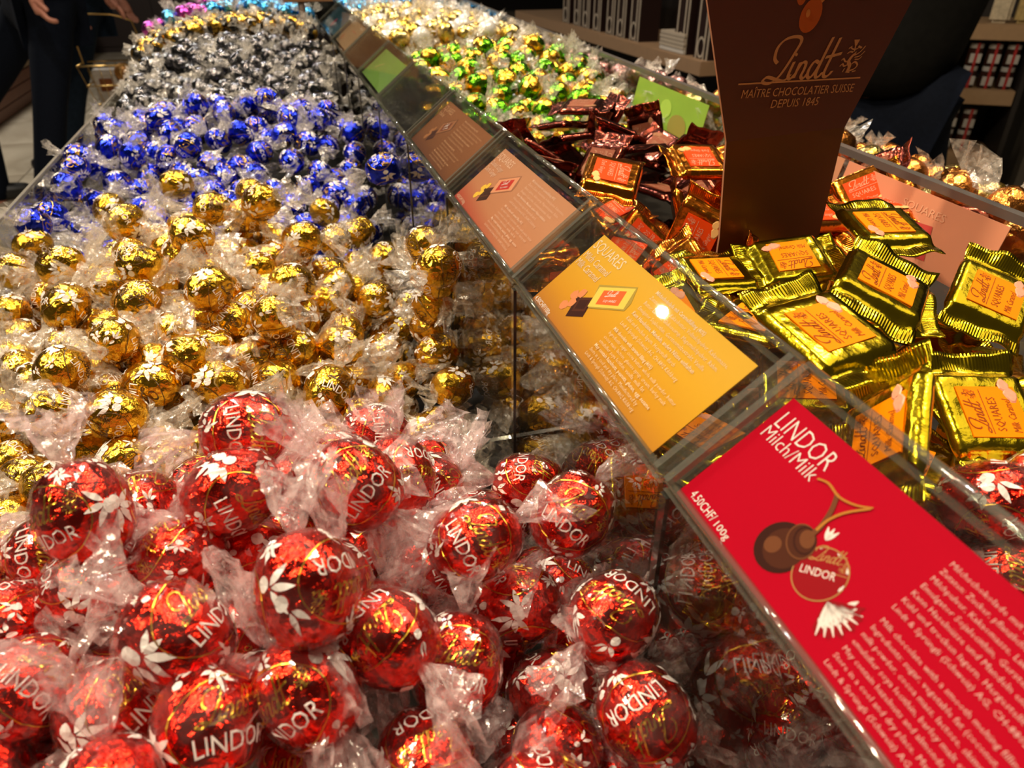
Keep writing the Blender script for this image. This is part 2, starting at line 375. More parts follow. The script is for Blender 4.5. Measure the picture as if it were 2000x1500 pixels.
# ------------------------------------------------------------------ where a pixel's ray meets a height (to read positions off the photograph)
PT, YW, F = R(31.3), R(16.6), 1430.0
FW = np.array([math.sin(YW) * math.cos(PT), math.cos(YW) * math.cos(PT), -math.sin(PT)]); RT = np.array([math.cos(YW), -math.sin(YW), 0.]); UP = np.cross(RT, FW)
def ray(x, y): return FW + RT * (x - 1000) / F + UP * (750 - y) / F
def at(x, y, depth): return ray(x, y) * depth
# ------------------------------------------------------------------ structure
MARBLE, ns, lk, b = mat('cream_floor_tile')
tc = N(ns, 'ShaderNodeTexCoord'); n1 = N(ns, 'ShaderNodeTexNoise', Scale=1.3, Detail=6.0, Distortion=1.2); lk.new(tc.outputs['Object'], n1.inputs['Vector'])
cr = N(ns, 'ShaderNodeValToRGB'); cr.color_ramp.elements[0].position = .35; cr.color_ramp.elements[0].color = (.40, .34, .25, 1); cr.color_ramp.elements[1].position = .55; cr.color_ramp.elements[1].color = (.66, .58, .45, 1)
lk.new(n1.outputs[0], cr.inputs[0]); lk.new(cr.outputs[0], b.inputs['Base Color']); b.inputs['Roughness'].default_value = .25
GROUT = plain('floor_grout', (.3, .26, .2), .8)
fl = MB().box((-6, -2, -.03), (6, 14, -.004)).build('floor', GROUT); tag(fl, kind='structure')
tm = mesh('floor_tile', *(lambda m: (m.v, m.f))(MB().box((-.396, -.396, -.004), (.396, .396, 0)))); tm.materials.append(MARBLE)
for i in range(5):
    for j in range(12):
        o = link('floor_tile', tm, parent=fl); o.location = (-4.2 + i * .8, 2.6 + j * .8, 0)
fr = MB().box((-.2 - .001, -2, -.004), (6, 14, -.0005)).build('floor_slab', MARBLE, fl)
DWALL = plain('dark_wall_paint', (.018, .014, .012), .7)
wb = MB().box((-6, 14, 0), (6, 14.1, 3)).build('wall_back', DWALL); tag(wb, kind='structure')
wr = MB().box((5.6, -2, 0), (5.7, 14, 3)).build('wall_right', DWALL); tag(wr, kind='structure')
# ------------------------------------------------------------------ the display counter and its acrylic
WOODD = plain('dark_counter_wood', (.03, .018, .012), .4)
TRAY = plain('dark_tray_lining', (.035, .028, .024), .6)
XL, XR0, XM0, XM1 = -.238, .345, .088, .1257
ct = empty('display_counter', (.1, 1.2, 0)); tag(ct, 'long dark counter carrying the open bins of wrapped chocolates', 'counter')
def cpart(mb, name, m): o = mb.build(name, m, ct); o.matrix_parent_inverse = ct.matrix_world.inverted() if False else Matrix.Translation((-.1, -1.2, 0)); return o
cpart(MB().box((-.26, -.30, .08), (.95, 3.0, .72)), 'cabinet_body', WOODD)
cpart(MB().box((-.24, -.28, .0), (.93, 2.98, .08)), 'plinth', DKEDGE)
cpart(MB().box((-.245, -.30, .72), (.94, 3.0, .728)), 'tray_floor', TRAY)
ZB = -.372
def plate(name, quad, th, parent, mats=(ACR, EDGE)):
    """acrylic plate: quad = 4 corner points, thickness th; faces clear, rims polished"""
    q = [Vector(p) + Vector((0, 0, EYE)) for p in quad]; n = (q[1] - q[0]).cross(q[3] - q[0]).normalized() * th * .5
    vs = [p - n for p in q] + [p + n for p in q]
    me = mesh(name, vs, [(0, 3, 2, 1), (4, 5, 6, 7), (0, 1, 5, 4), (1, 2, 6, 5), (2, 3, 7, 6), (3, 0, 4, 7)], False, [0, 0, 1, 1, 1, 1])
    return link(name, me, mats=list(mats), parent=parent)
def single_plate(name, quad, th, label, cat='divider', group=None, mats=(ACRW, EDGE)):
    o = plate(name, quad, th, None, mats); return tag(o, label, cat, group)
side_panel = single_plate('acrylic_side_panel', [(XL * CS - .001, -.3, ZB), (XL * CS - .001, 3, ZB), (XL * CS - .001, 3, -.185), (XL * CS - .001, -.3, -.185)], .004, 'clear acrylic front panel along the left side of the bins, beside the aisle', 'panel')
rear_panel = single_plate('acrylic_rear_panel', [(XR0 * CS, -.3 * CS, ZB), ((XR0 + .174) * CS, 2.7 * CS, ZB), ((XR0 + .174) * CS, 2.7 * CS, -.134 * CS), (XR0 * CS, -.3 * CS, -.134 * CS)], .004, 'clear acrylic panel behind the foil squares and green truffles', 'panel')
rr = MB(); rr.add([(XR0 - .003, -.3, EYE - .134), (XR0 + .0035, -.3, EYE - .134), (XR0 + .1775, 2.7, EYE - .134), (XR0 + .171, 2.7, EYE - .134), (XR0 - .003, -.3, EYE - .129), (XR0 + .0035, -.3, EYE - .129), (XR0 + .1775, 2.7, EYE - .129), (XR0 + .171, 2.7, EYE - .129)],
                  [(0, 3, 2, 1), (4, 5, 6, 7), (0, 1, 5, 4), (1, 2, 6, 5), (2, 3, 7, 6), (3, 0, 4, 7)])
rr.v = [(x * CS, y * CS, (z - EYE) * CS + EYE) for x, y, z in rr.v]; rr.build('dark_rim', DKEDGE, rear_panel)
MB().box((XL * CS - .0035, -.3, EYE - .1852), (XL * CS - .0008, 3, EYE - .1832)).build('pale_rim', plain('pale_acrylic_rim', (.20, .19, .17), .15), side_panel)
for k, (yy, zt, lab) in enumerate(((.290, -.215, 'clear acrylic divider between the red and gold truffles'), (.590, -.228, 'clear acrylic divider between the gold and blue truffles'), (1.04, -.205, 'clear acrylic divider between the blue and silver truffles'), (1.52, -.19, 'clear acrylic divider in front of the light blue truffles'))):
    single_plate('bin_divider', [(XL * CS + .003, yy, ZB), (XM0 - .002, yy, ZB), (XM0 - .002, yy, zt), (XL * CS + .003, yy, zt)], .003, lab, 'divider', 'acrylic dividers of the left bins')
DKACR = plain('dark_acrylic_corner', (.035, .035, .03), .08, coat=1, noise_amt=.3)
JO = [0.0, .143, .290, .432, .572, .735, .90, 1.06, 1.24, 1.52, 1.85, 2.2]
for k, (yy, lab) in enumerate(((.143, 'clear divider between the red truffles and the gold squares'), (.308, 'clear divider between the gold squares and the copper squares'), (.46, 'clear divider between the copper squares and the brown squares'), (.612, 'clear divider between the brown squares and the green truffles'))):
    single_plate('bin_divider', [(XM1 + .002, yy, ZB), (XR0 * CS + .014 + .055 * yy, yy, ZB), (XR0 * CS + .014 + .055 * yy, yy, -.2), (XM1 + .002, yy, -.2)], .003, lab, 'divider', 'acrylic dividers of the right bins')
ca, cb = Vector((XM0, 0, -.130)), Vector((XM1, 0, -.100)); ev = (cb - ca).normalized(); en = Vector((-.6227, 0, .7825)); WH = (cb - ca).length
HL = ['nearest acrylic card holder, under the red card', 'second acrylic card holder, over the yellow card', 'third acrylic card holder, over the salmon card', 'fourth acrylic card holder, over the brown card',
      'empty acrylic card holder just past the brown card', 'acrylic card holder over the small green card', 'acrylic card holder just past the green card', 'acrylic card holder over the beige card', 'acrylic card holder over the teal card', 'far acrylic card holder just past the teal card', 'farthest acrylic card holder on the divider']
for k in range(len(JO) - 1):
    y0, y1 = JO[k] + .0012, JO[k + 1] - .0012
    h = empty('card_holder', (0, 0, 0)); tag(h, HL[k], 'card holder', 'acrylic card holders along the middle')
    A0, A1, B0, B1 = Vector((XM0, y0, -.130)), Vector((XM0, y1, -.130)), Vector((XM1, y0, -.100)), Vector((XM1, y1, -.100))
    up = en * .0022
    plate('slanted_cover', [A0 + up, B0 + up, B1 + up, A1 + up], .0016, h)
    plate('card_shelf', [A0 - up, B0 - up, B1 - up, A1 - up], .0016, h)
    plate('front_wall', [(XM0, y0, ZB), (XM0, y1, ZB), (XM0, y1, -.132), (XM0, y0, -.132)], .003, h, (ACRW, EDGE))
    plate('back_wall', [(XM1, y0, ZB), (XM1, y1, ZB), (XM1, y1, -.104), (XM1, y0, -.104)], .003, h)
    for yy in (y0 + .002, y1 - .002):
        plate('end_plate', [(XM0 + .002, yy, ZB), (XM1 - .002, yy, ZB), (XM1 - .002, yy, -.103), (XM0 + .002, yy, -.130)], .0028, h)
        g = Vector((0, .0012, 0)); c = Vector((0, yy, 0))
        a_, b_ = ca + c, cb + c
        plate('joint_strip', [a_ - g + up * 1.2, b_ - g + up * 1.2, b_ + g + up * 1.2, a_ + g + up * 1.2], .0022, h, (EDGE, EDGE))
    MB().box((XM0 - .0022, y1 - .0034, EYE + ZB), (XM0 + .0012, y1, EYE - .133)).build('corner_edge', DKACR, h)
    for (px, pz) in ((XM0, -.1295), (XM1, -.0985)):     # polished folds of the plate
        o = MB().tube([(px, y0, pz + EYE), (px, y1, pz + EYE)], .0013, 8).build('folded_edge', EDGE, h, True)
# dark post and brown board far along the divider
ps = empty('board_post', (0, 0, 0)); tag(ps, 'dark upright post holding a brown board on the far divider', 'post')
q0 = at(612, 185, 1.35); MB().tube([(q0[0], q0[1], q0[2] + EYE - .1), (q0[0], q0[1], q0[2] + EYE + .24)], .006, 10).build('pole', plain('post_dark_brown', (.06, .035, .025), .5), ps, True)
bw_ = MB().box((q0[0] - .03, q0[1] - .008, q0[2] + EYE + .152), (q0[0] + .055, q0[1] - .003, q0[2] + EYE + .30)).build('brown_board', plain('brown_board', (.16, .075, .03), .5), ps, bevel=.001)
# ------------------------------------------------------------------ price cards (x = reading direction, y = up the slant)
def card(name, yl, yr, v0, v1, m, label):
    L = yl - yr
    me = mesh(name, *(lambda q: (q.v, q.f))(MB().box((0, v0, -.0004), (L, v1, 0))))
    o = link(name, me, m); M = Matrix(((0, ev.x, en.x, XM0), (-1, ev.y, en.y, yl), (0, ev.z, en.z, -.130 + EYE), (0, 0, 0, 1))); o.matrix_world = M
    tag(o, label, 'price card', 'price cards along the middle'); return o
def ink(parent, name, items, layer=1):
    """items: [(shape, material)] -> one printed mesh, a hair above the card"""
    ms = []; m = MB()
    for i, ((vs, fs), mt) in enumerate(items):
        if mt not in ms: ms.append(mt)
        m.add([(x, y, .00012 * layer + .00003 * i * (len(items) < 22) + 2.5e-8 * q) for q, (x, y) in enumerate(vs)], fs, ms.index(mt))
    return m.build(name, ms, parent)
def flat(name, c, rough=.5): return plain(name, c, .6, spec=.08, noise_amt=.03)
CW = flat('card_white_ink', (.85, .80, .78)); CWI = flat('card_pink_ink', (.80, .48, .46)); CWP = flat('card_faded_ink', (.80, .62, .42))
CH1, CH2, CH3, CH4 = flat('chocolate_print', (.040, .008, .004)), flat('chocolate_mid_print', (.075, .018, .007)), flat('chocolate_light_print', (.17, .055, .02)), flat('drizzle_print', (.50, .20, .03))
REDC = plain('card_red_print', (.46, .0, .016), .6, spec=.03, noise_amt=.02)
c1 = card('price_card', .137, -.012, -.0, .0402, REDC, 'large bright red card lettered Milch/Milk, nearest on the divider')
T = text2d
ink(c1, 'title_lettering', [(xf(T('LINDOR', .0076, width=.0213, bold=-.012), 1, .0022, .0315), CW), (xf(T('Milch/Milk', .0056, width=.0212, bold=-.012), 1, .0020, .0272), CW)])
ink(c1, 'price_lettering', [(xf(T('4.50CHF/', .0036, width=.0112), 1, .0036, .0024), CW), (xf(T('100g', .0028, width=.0058), 1, .0155, .0024), CW)])
def para(lines, x, y, pitch, size, boldfirst, cond=.82, mt=CW):
    out = []
    for i, (l, wd) in enumerate(lines):
        out.append((xf(T(l, size, bold=.012 if (i in boldfirst) else -.008, width=wd, res=1), 1, x, y - i * pitch), mt))
    return out
DE = [('Milchschokolade mit zartschmelzender Füllung', .0385), ('Zutaten: Zucker, pflanzliche Fette (Kokosnuss, Palmkern)', .042), ('Milchpulver, Kakaomasse, Laktose, Magermilchpulver', .040), ('Emulgator Sojalecithin, Gerstenmalzextrakt', .035),
      ('Kann Haselnüsse und Mandeln enthalten', .032), ('Kühl und trocken lagern. Hergestellt durch', .034), ('Lindt & Sprüngli (Schweiz) AG, CH-8802 Kilchberg', .040)]
EN = [('Milk chocolate with a smooth melting filling', .0335), ('Ingredients: sugar, vegetable fat (coconut, palm kernel)', .041), ('milk powder, cocoa mass, lactose, skimmed milk powder', .043), ('emulsifier soya lecithin, barley malt extract', .033),
      ('May contain hazelnuts and almonds', .0265), ('Store in a cool and dry place. Manufactured by', .036), ('Lindt & Sprüngli (Schweiz) AG, CH-8802 Kilchberg', .040)]
ink(c1, 'ingredients_lettering', para(DE, .0592, .0350, .00236, .00175, (), mt=CWI) + para(EN, .0600, .0172, .00236, .00175, (), mt=CWI))
def rnd_poly(cx, cy, r, n, jit, seed, sy=1):
    q = random.Random(seed); return [(cx, cy)] + [(cx + r * (1 + q.uniform(-jit, jit)) * math.cos(6.2832 * k / n), cy + sy * r * (1 + q.uniform(-jit, jit)) * math.sin(6.2832 * k / n)) for k in range(n)], [(0, 1 + k, 1 + (k + 1) % n) for k in range(n)]
# chocolate ball with poured filling, and the wrapped truffle beside it
bx, by = .0328, .0118
it = [(xf(disc(.0066, 28), 1, bx, by), CH1), (xf(disc(.0052, 24), 1, bx + .0008, by + .0004), CH2), (xf(disc(.0022, 16), 1, bx - .0018, by - .001), CH3),
      (xf(disc(.0043, 24, .0034), 1, bx + .0022, by + .0044, -35), CH2), (xf(ring(.0046, .0036, .0004), 1, bx + .0022, by + .0044, -35), CH3), (xf(ring(.0036, .0027, .0004), 1, bx + .0026, by + .0052, -35), CH1), (xf(disc(.0024, 20, .0018), 1, bx + .0028, by + .0058, -35), CH3),
      (stroke([(.0352, .0178), (.0352, .0215), (.0335, .0262), (.0310, .0300)], .0013, 0), CH3), (stroke([(.0352, .0205), (.0350, .0240), (.0362, .0280), (.0392, .0325)], .0007, 0), CH4),
      (stroke([(.0245, .0292), (.0275, .0302), (.0320, .0296), (.0362, .0308), (.0395, .0330)], .0006, 80), CH4)]
ink(c1, 'filled_ball_picture', it)
lr = flat('logo_red_print', (.30, .002, .008)); lgo = flat('logo_gold_print', (.45, .24, .08))
rx, ry = .0440, .0145
it = [(rnd_poly(rx, ry, .0064, 22, .04, 3), lr), (xf(ring(.0064, .0066, .0003), 1, rx, ry, 10), lgo), (xf(LW, .0034, rx - .0046, ry + .0008, 32), lgo), (xf(CR, .0026, rx + .0022, ry + .0030, 32), lgo),
      (stroke([(rx - .0052, ry - .0022), (rx + .0046, ry + .0038)], .0002, 90), lgo), (xf(T('LINDOR', .0028, width=.0082), 1, rx - .0036, ry - .0032, 32), CW)]
for a in range(0, 360, 40): it.append((xf(leaf(.0022, .0007), 1, rx + .0060 * math.cos(R(a)), ry + .0060 * math.sin(R(a)), a + 100), CW))
tx, ty = .0495, .0118
fan = [(tx, ty)] + [(tx + .0085 * k_ * math.cos(R(a)), ty + .0085 * k_ * math.sin(R(a))) for a, k_ in zip(range(-62, 40, 9), [.8, 1, .86, 1.05, .9, 1.1, .93, 1.08, .95, 1.05, .9, 1.0])]
it.append(((fan, [(0, i, i + 1) for i in range(1, len(fan) - 1)]), lr))
for a in range(-58, 30, 14):
    it.append((xf(leaf(.0078, .0010), 1, tx + .0008, ty, a), CW)); it.append((xf(leaf(.0030, .0012), 1, tx + .0045 * math.cos(R(a)), ty + .0045 * math.sin(R(a)), a + 50), CW))
for a in (60, 85, 110): it.append((xf(leaf(.0034, .0010), 1, .0385, .0205, a + 20), CW))
ink(c1, 'wrapped_truffle_picture', it)
# yellow card
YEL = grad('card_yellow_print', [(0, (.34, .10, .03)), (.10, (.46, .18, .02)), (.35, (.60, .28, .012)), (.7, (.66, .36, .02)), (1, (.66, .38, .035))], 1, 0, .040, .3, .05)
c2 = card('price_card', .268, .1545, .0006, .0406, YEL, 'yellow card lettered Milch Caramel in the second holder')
ink(c2, 'title_lettering', [(xf(T('SQUARES', .0066, width=.0262), 1, .0010, .0338), CWP), (xf(T('Milch Caramel', .0046, width=.0235), 1, .0012, .0285), CWP), (xf(T('Milk Caramel', .0046, width=.0215), 1, .0012, .0242), CWP)])
ink(c2, 'price_lettering', [(xf(T('4.50CHF/100g', .0030, width=.0170), 1, .0012, .0018), CW)])
def squares_picture(c, cx, cy, packc, lab, piece, s=1.0):
    pk = [(xf(poly((-.0105, -.0055), (.0105, -.0055), (.0115, -.0020), (.0100, .0055), (-.0105, .0060), (-.0095, .0)), s, cx, cy, 28), flat('pack_edge_print', tuple(v * .5 for v in packc))),
          (xf(poly((-.0095, -.0048), (.0095, -.0048), (.0095, .0048), (-.0095, .0048)), s, cx, cy, 28), flat('pack_print', packc)),
          (xf(poly((-.0062, -.0034), (.0058, -.0034), (.0058, .0034), (-.0062, .0034)), s, cx + .0002, cy, 28), flat('pack_label_print', lab)),
          (xf(LW, .0026 * s, cx - .0034 * s, cy - .0012 * s, 28), CW), (xf(T('SQUARES', .0016 * s, res=1), 1, cx - .0016 * s, cy - .0034 * s, 28), CW)]
    ink(c, 'foil_pack_picture', pk)
    x, y = cx - .0098 * s, cy - .0108 * s
    ink(c, 'chocolate_square_picture', [(xf(poly((-.0046, -.0050), (.0050, -.0050), (.0050, .0044), (-.0046, .0044)), s, x, y, 30), CH1), (xf(poly((-.0032, -.0028), (.0040, -.0028), (.0040, .0040), (-.0032, .0040)), s, x, y + .0004, 30), CH2),
                                        (xf(poly((-.0022, -.0016), (.0030, -.0016), (.0030, .0028), (-.0022, .0028)), s, x, y + .0004, 30), CH1)])
    it = []
    for k in range(4):
        it.append((rnd_poly(x - (.0085 - .0028 * (k % 2)) * s, y + (-.0042 + .0028 * k) * s, .0024 * s, 7, .25, k), piece))
    ink(c, 'caramel_pieces_picture', it)
squares_picture(c2, .0385, .0245, (.80, .58, .10), (.72, .13, .03), flat('caramel_print', (.70, .25, .10)))
YD = [('Milchschokolade mit Caramelfüllung (40%)', .034), ('Zutaten: Zucker, Kakaobutter, Vollmilchpulver, Kakaomasse,', .052), ('Butter, Laktose, Glukosesirup, Magermilchpulver, Rahm,', .050), ('Emulgator Sojalecithin, Gerstenmalzextrakt, Vanille', .046), ('Kann Haselnüsse, Mandeln, andere Nüsse enthalten', .044), ('Kühl und trocken lagern. Hergestellt durch', .036), ('Lindt & Sprüngli (Schweiz) AG, CH-8802 Kilchberg', .042)]
YE = [('Milk chocolate with caramel filling (40%)', .030), ('Ingredients: sugar, cocoa butter, whole milk powder, butter', .050), ('cocoa mass, lactose, glucose syrup, cream, barley malt', .047), ('emulsifier soya lecithin, vanilla, milk fat', .036), ('May contain hazelnuts, peanuts, gluten, egg, sesame', .044), ('Store in a cool and dry place. Manufactured by', .039), ('Lindt & Sprüngli (Schweiz) AG, CH-8802 Kilchberg', .040)]
ink(c2, 'ingredients_lettering', para(YD, .0545, .0365, .0027, .0022, (0, 4), mt=CWP) + para(YE, .0545, .0172, .0022, .0020, (0, 4), mt=CWP))
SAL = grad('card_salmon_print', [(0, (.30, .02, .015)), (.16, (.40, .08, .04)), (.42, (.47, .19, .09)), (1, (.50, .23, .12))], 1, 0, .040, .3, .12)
CWS = flat('card_salmon_ink', (.78, .50, .36))
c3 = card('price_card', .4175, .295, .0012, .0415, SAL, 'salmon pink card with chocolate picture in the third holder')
ink(c3, 'title_lettering', [(xf(T('SQUARES', .0066, width=.026), 1, .0014, .0345), CWS), (xf(T('Dunkel Ginger', .0046, width=.021), 1, .0016, .0295), CWS), (xf(T('Dark Ginger', .0046, width=.019), 1, .0016, .0250), CWS)])
ink(c3, 'price_lettering', [(xf(T('4.50CHF/100g', .0030, width=.0170), 1, .0022, .0024), CWS)])
squares_picture(c3, .0400, .0265, (.70, .30, .16), (.50, .03, .02), flat('ginger_print', (.80, .50, .05)))
ink(c3, 'ingredients_lettering', para(YD, .060, .0375, .0026, .0021, (0, 4), mt=CWS) + para(YE, .060, .0185, .0023, .0020, (0, 4), mt=CWS))
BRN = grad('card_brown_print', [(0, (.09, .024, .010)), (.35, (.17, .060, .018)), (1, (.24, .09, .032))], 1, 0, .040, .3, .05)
CWB = flat('card_brown_ink', (.55, .30, .16))
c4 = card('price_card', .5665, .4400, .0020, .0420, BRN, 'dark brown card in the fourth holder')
ink(c4, 'title_lettering', [(xf(T('SQUARES', .0066, width=.026), 1, .0014, .0345), CWB), (xf(T('Praliné', .0046, width=.014), 1, .0016, .0295), CWB)])
squares_picture(c4, .0400, .0265, (.30, .12, .05), (.18, .05, .02), flat('hazelnut_print', (.35, .14, .05)))
ink(c4, 'ingredients_lettering', para(YD, .060, .0375, .0026, .0021, (0, 4), mt=CWB) + para(YE, .060, .0185, .0023, .0020, (0, 4), mt=CWB))
c5 = card('price_card', .893, .755, .004, .041, plain('card_green_print', (.14, .30, .02), .4, noise_amt=.25, scale=60), 'small bright green card beyond the empty holder')
ink(c5, 'faint_lettering', [(stroke([(.03, .018), (.055, .028)], .002), flat('green_card_ink', (.5, .4, .15))), (stroke([(.06, .020), (.08, .026)], .0012), flat('green_card_ink2', (.3, .42, .1)))])
c6 = card('price_card', 1.225, 1.075, .004, .044, plain('card_beige_print', (.34, .22, .10), .4, noise_amt=.25, scale=60), 'beige card with faint reddish print, past the green card')
ink(c6, 'faint_lettering', [(xf(disc(.006), 1, .03, .014), flat('beige_card_red', (.4, .12, .06))), (stroke([(.06, .03), (.10, .03)], .003), flat('beige_card_ink', (.45, .2, .12)))])
c7 = card('price_card', 1.50, 1.27, .004, .044, plain('card_teal_print', (.03, .11, .16), .4, noise_amt=.2, scale=40), 'dark teal card with a red motif, farthest on the divider')
ink(c7, 'motif_picture', [(xf(disc(.009), 1, .12, .018), flat('teal_card_red', (.5, .03, .08))), (xf(disc(.004), 1, .16, .03), flat('teal_card_blue', (.1, .3, .6)))])
# cards standing behind the rear panel
def rear_card(y0, y1, z0, z1, m, label, art):
    s = .058; x0, x1 = XR0 + s * (y0 + .3) - .0045, XR0 + s * (y1 + .3) - .0045
    me = mesh('rear_card', [(x0 - .010, y0, z0 + EYE), (x1 - .010, y1, z0 + EYE), (x1, y1, z1 + EYE), (x0, y0, z1 + EYE), (x0 - .0095, y0, z0 + EYE), (x1 - .0095, y1, z0 + EYE), (x1 + .0005, y1, z1 + EYE), (x0 + .0005, y0, z1 + EYE)],
              [(0, 1, 2, 3), (7, 6, 5, 4), (0, 4, 5, 1), (1, 5, 6, 2), (2, 6, 7, 3), (3, 7, 4, 0)])
    me.transform(Matrix.Translation((0, 0, EYE)) @ Matrix.Scale(CS, 4) @ Matrix.Translation((0, 0, -EYE)))
    o = link('rear_card', me, m); tag(o, label, 'price card', 'cards on the rear panel')
    mm = MB(); ms = []
    for (vs, fs), mt in art:
        if mt not in ms: ms.append(mt)
        pts = []
        for a, b_ in vs:      # a 0..1 along from near to far, b 0..1 up
            p = Vector((x0 - .010, y0, z0)).lerp(Vector((x1 - .010, y1, z0)), a); q = Vector((x0, y0, z1)).lerp(Vector((x1, y1, z1)), a); r_ = p.lerp(q, b_)
            pts.append((r_.x - .0004, r_.y, r_.z + EYE))
        mm.add(pts, fs, ms.index(mt))
    mm.v = [(x * CS, y * CS, (z - EYE) * CS + EYE) for x, y, z in mm.v]; mm.build('picture_print', ms, o); return o
rear_card(.295, .44, -.178, -.136, plain('rear_salmon_print', (.62, .26, .15), .3, noise_amt=.08, scale=30), 'salmon card with red pack pictures on the rear panel',
          [(poly((.30, .15), (.52, .10), (.56, .55), (.34, .62)), flat('rear_red', (.50, .06, .05))), (ring(.10, .22, .02, 4), CH4) if False else (poly((.60, .35), (.72, .30), (.72, .62), (.60, .66)), flat('rear_rose', (.55, .14, .10))),
           (xf(T('SQUARES', .16, width=-.26), 1, .56, .72), flat('rear_card_faint_ink', (.70, .36, .22)))])
rear_card(.445, .60, -.178, -.136, plain('rear_tan_print', (.50, .24, .13), .3, noise_amt=.08, scale=30), 'tan card on the rear panel beside the copper squares', [(poly((.2, .2), (.4, .2), (.4, .6), (.2, .6)), flat('rear_brown', (.2, .04, .02)))])
rear_card(.66, .84, -.186, -.138, plain('rear_green_print', (.20, .36, .04), .35, noise_amt=.15, scale=30), 'lime green card on the rear panel behind the green truffles', [(xf(disc(.12, 16, .25), 1, .3, .35), flat('rear_brown2', (.25, .22, .05))), (xf(disc(.08, 16, .2), 1, .5, .6), flat('rear_lime', (.32, .5, .08)))])
# ------------------------------------------------------------------ foil squares
def square_mesh(seed, hw=.0185, hl=.0170, fin=.0285, th=.0034):
    rnd = random.Random(seed); ph = [rnd.uniform(0, 6.28) for _ in range(6)]; fb = (rnd.uniform(-.35, .5), rnd.uniform(-.35, .5))
    us = [-fin, -.0265, -.0245, -.0225, -.0205, -.0190, -.0178, -.0168, -.0155, -.0125, -.008, -.004, 0]; us = us + [-a for a in us[-2::-1]]
    vn = 18; m = MB(); nu = len(us)
    def pt(u, j, side):
        v = -1 + 2 * j / vn; a = abs(u); f = max(0, a - .0190)
        hwid = hw * (1 - .05 * min(1, max(0, (a - .0155) / .0035)) + .07 * min(1, f / .006))
        ev_ = max(0, 1 - max(0, abs(v) - .86) / .14); eu = 1 if a < .0160 else max(0, 1 - (a - .0160) / .0034)
        h = th * (math.sin(ev_ * math.pi / 2) ** .6 if ev_ > 0 else 0) * (eu ** .7 if eu > 0 else 0)
        h += .00013
        z = h if side else -h * .75
        y = v * hwid; p = Vector((u, y, 0))
        cru = noise.noise(Vector((u * 150, y * 150, seed))) * .00035 + noise.noise(Vector((u * 420, y * 420, seed * 2))) * .00018 * (1 if a > .0150 or abs(v) > .8 else .25)
        s = 0 if u > 0 else 1
        z += cru + f * fb[s] + (.0012 * math.sin(v * 3.2 + ph[s]) + .0007 * math.sin(v * 8 + ph[2 + s])) * min(1, f / .005)
        return (u * (1 + .02 * math.sin(v * 5 + ph[4]) * min(1, f / .005)), y, z)
    top = [pt(u, j, 1) for u in us for j in range(vn + 1)]; bot = [pt(u, j, 0) for u in us for j in range(vn + 1)]
    w_ = vn + 1; n = len(top); fs = []
    for i in range(nu - 1):
        for j in range(vn):
            a = i * w_ + j; fs.append((a, a + w_, a + w_ + 1, a + 1)); fs.append((n + a, n + a + 1, n + a + w_ + 1, n + a + w_))
    for i in range(nu - 1):
        a = i * w_; fs.append((a, n + a, n + a + w_, a + w_)); a += vn; fs.append((a, a + w_, n + a + w_, n + a))
    for j in range(vn):
        fs.append((j, j + 1, n + j + 1, n + j)); a = (nu - 1) * w_ + j; fs.append((a, n + a, n + a + 1, a + 1))
    return mesh('foil_wrapper', top + bot, fs, True)
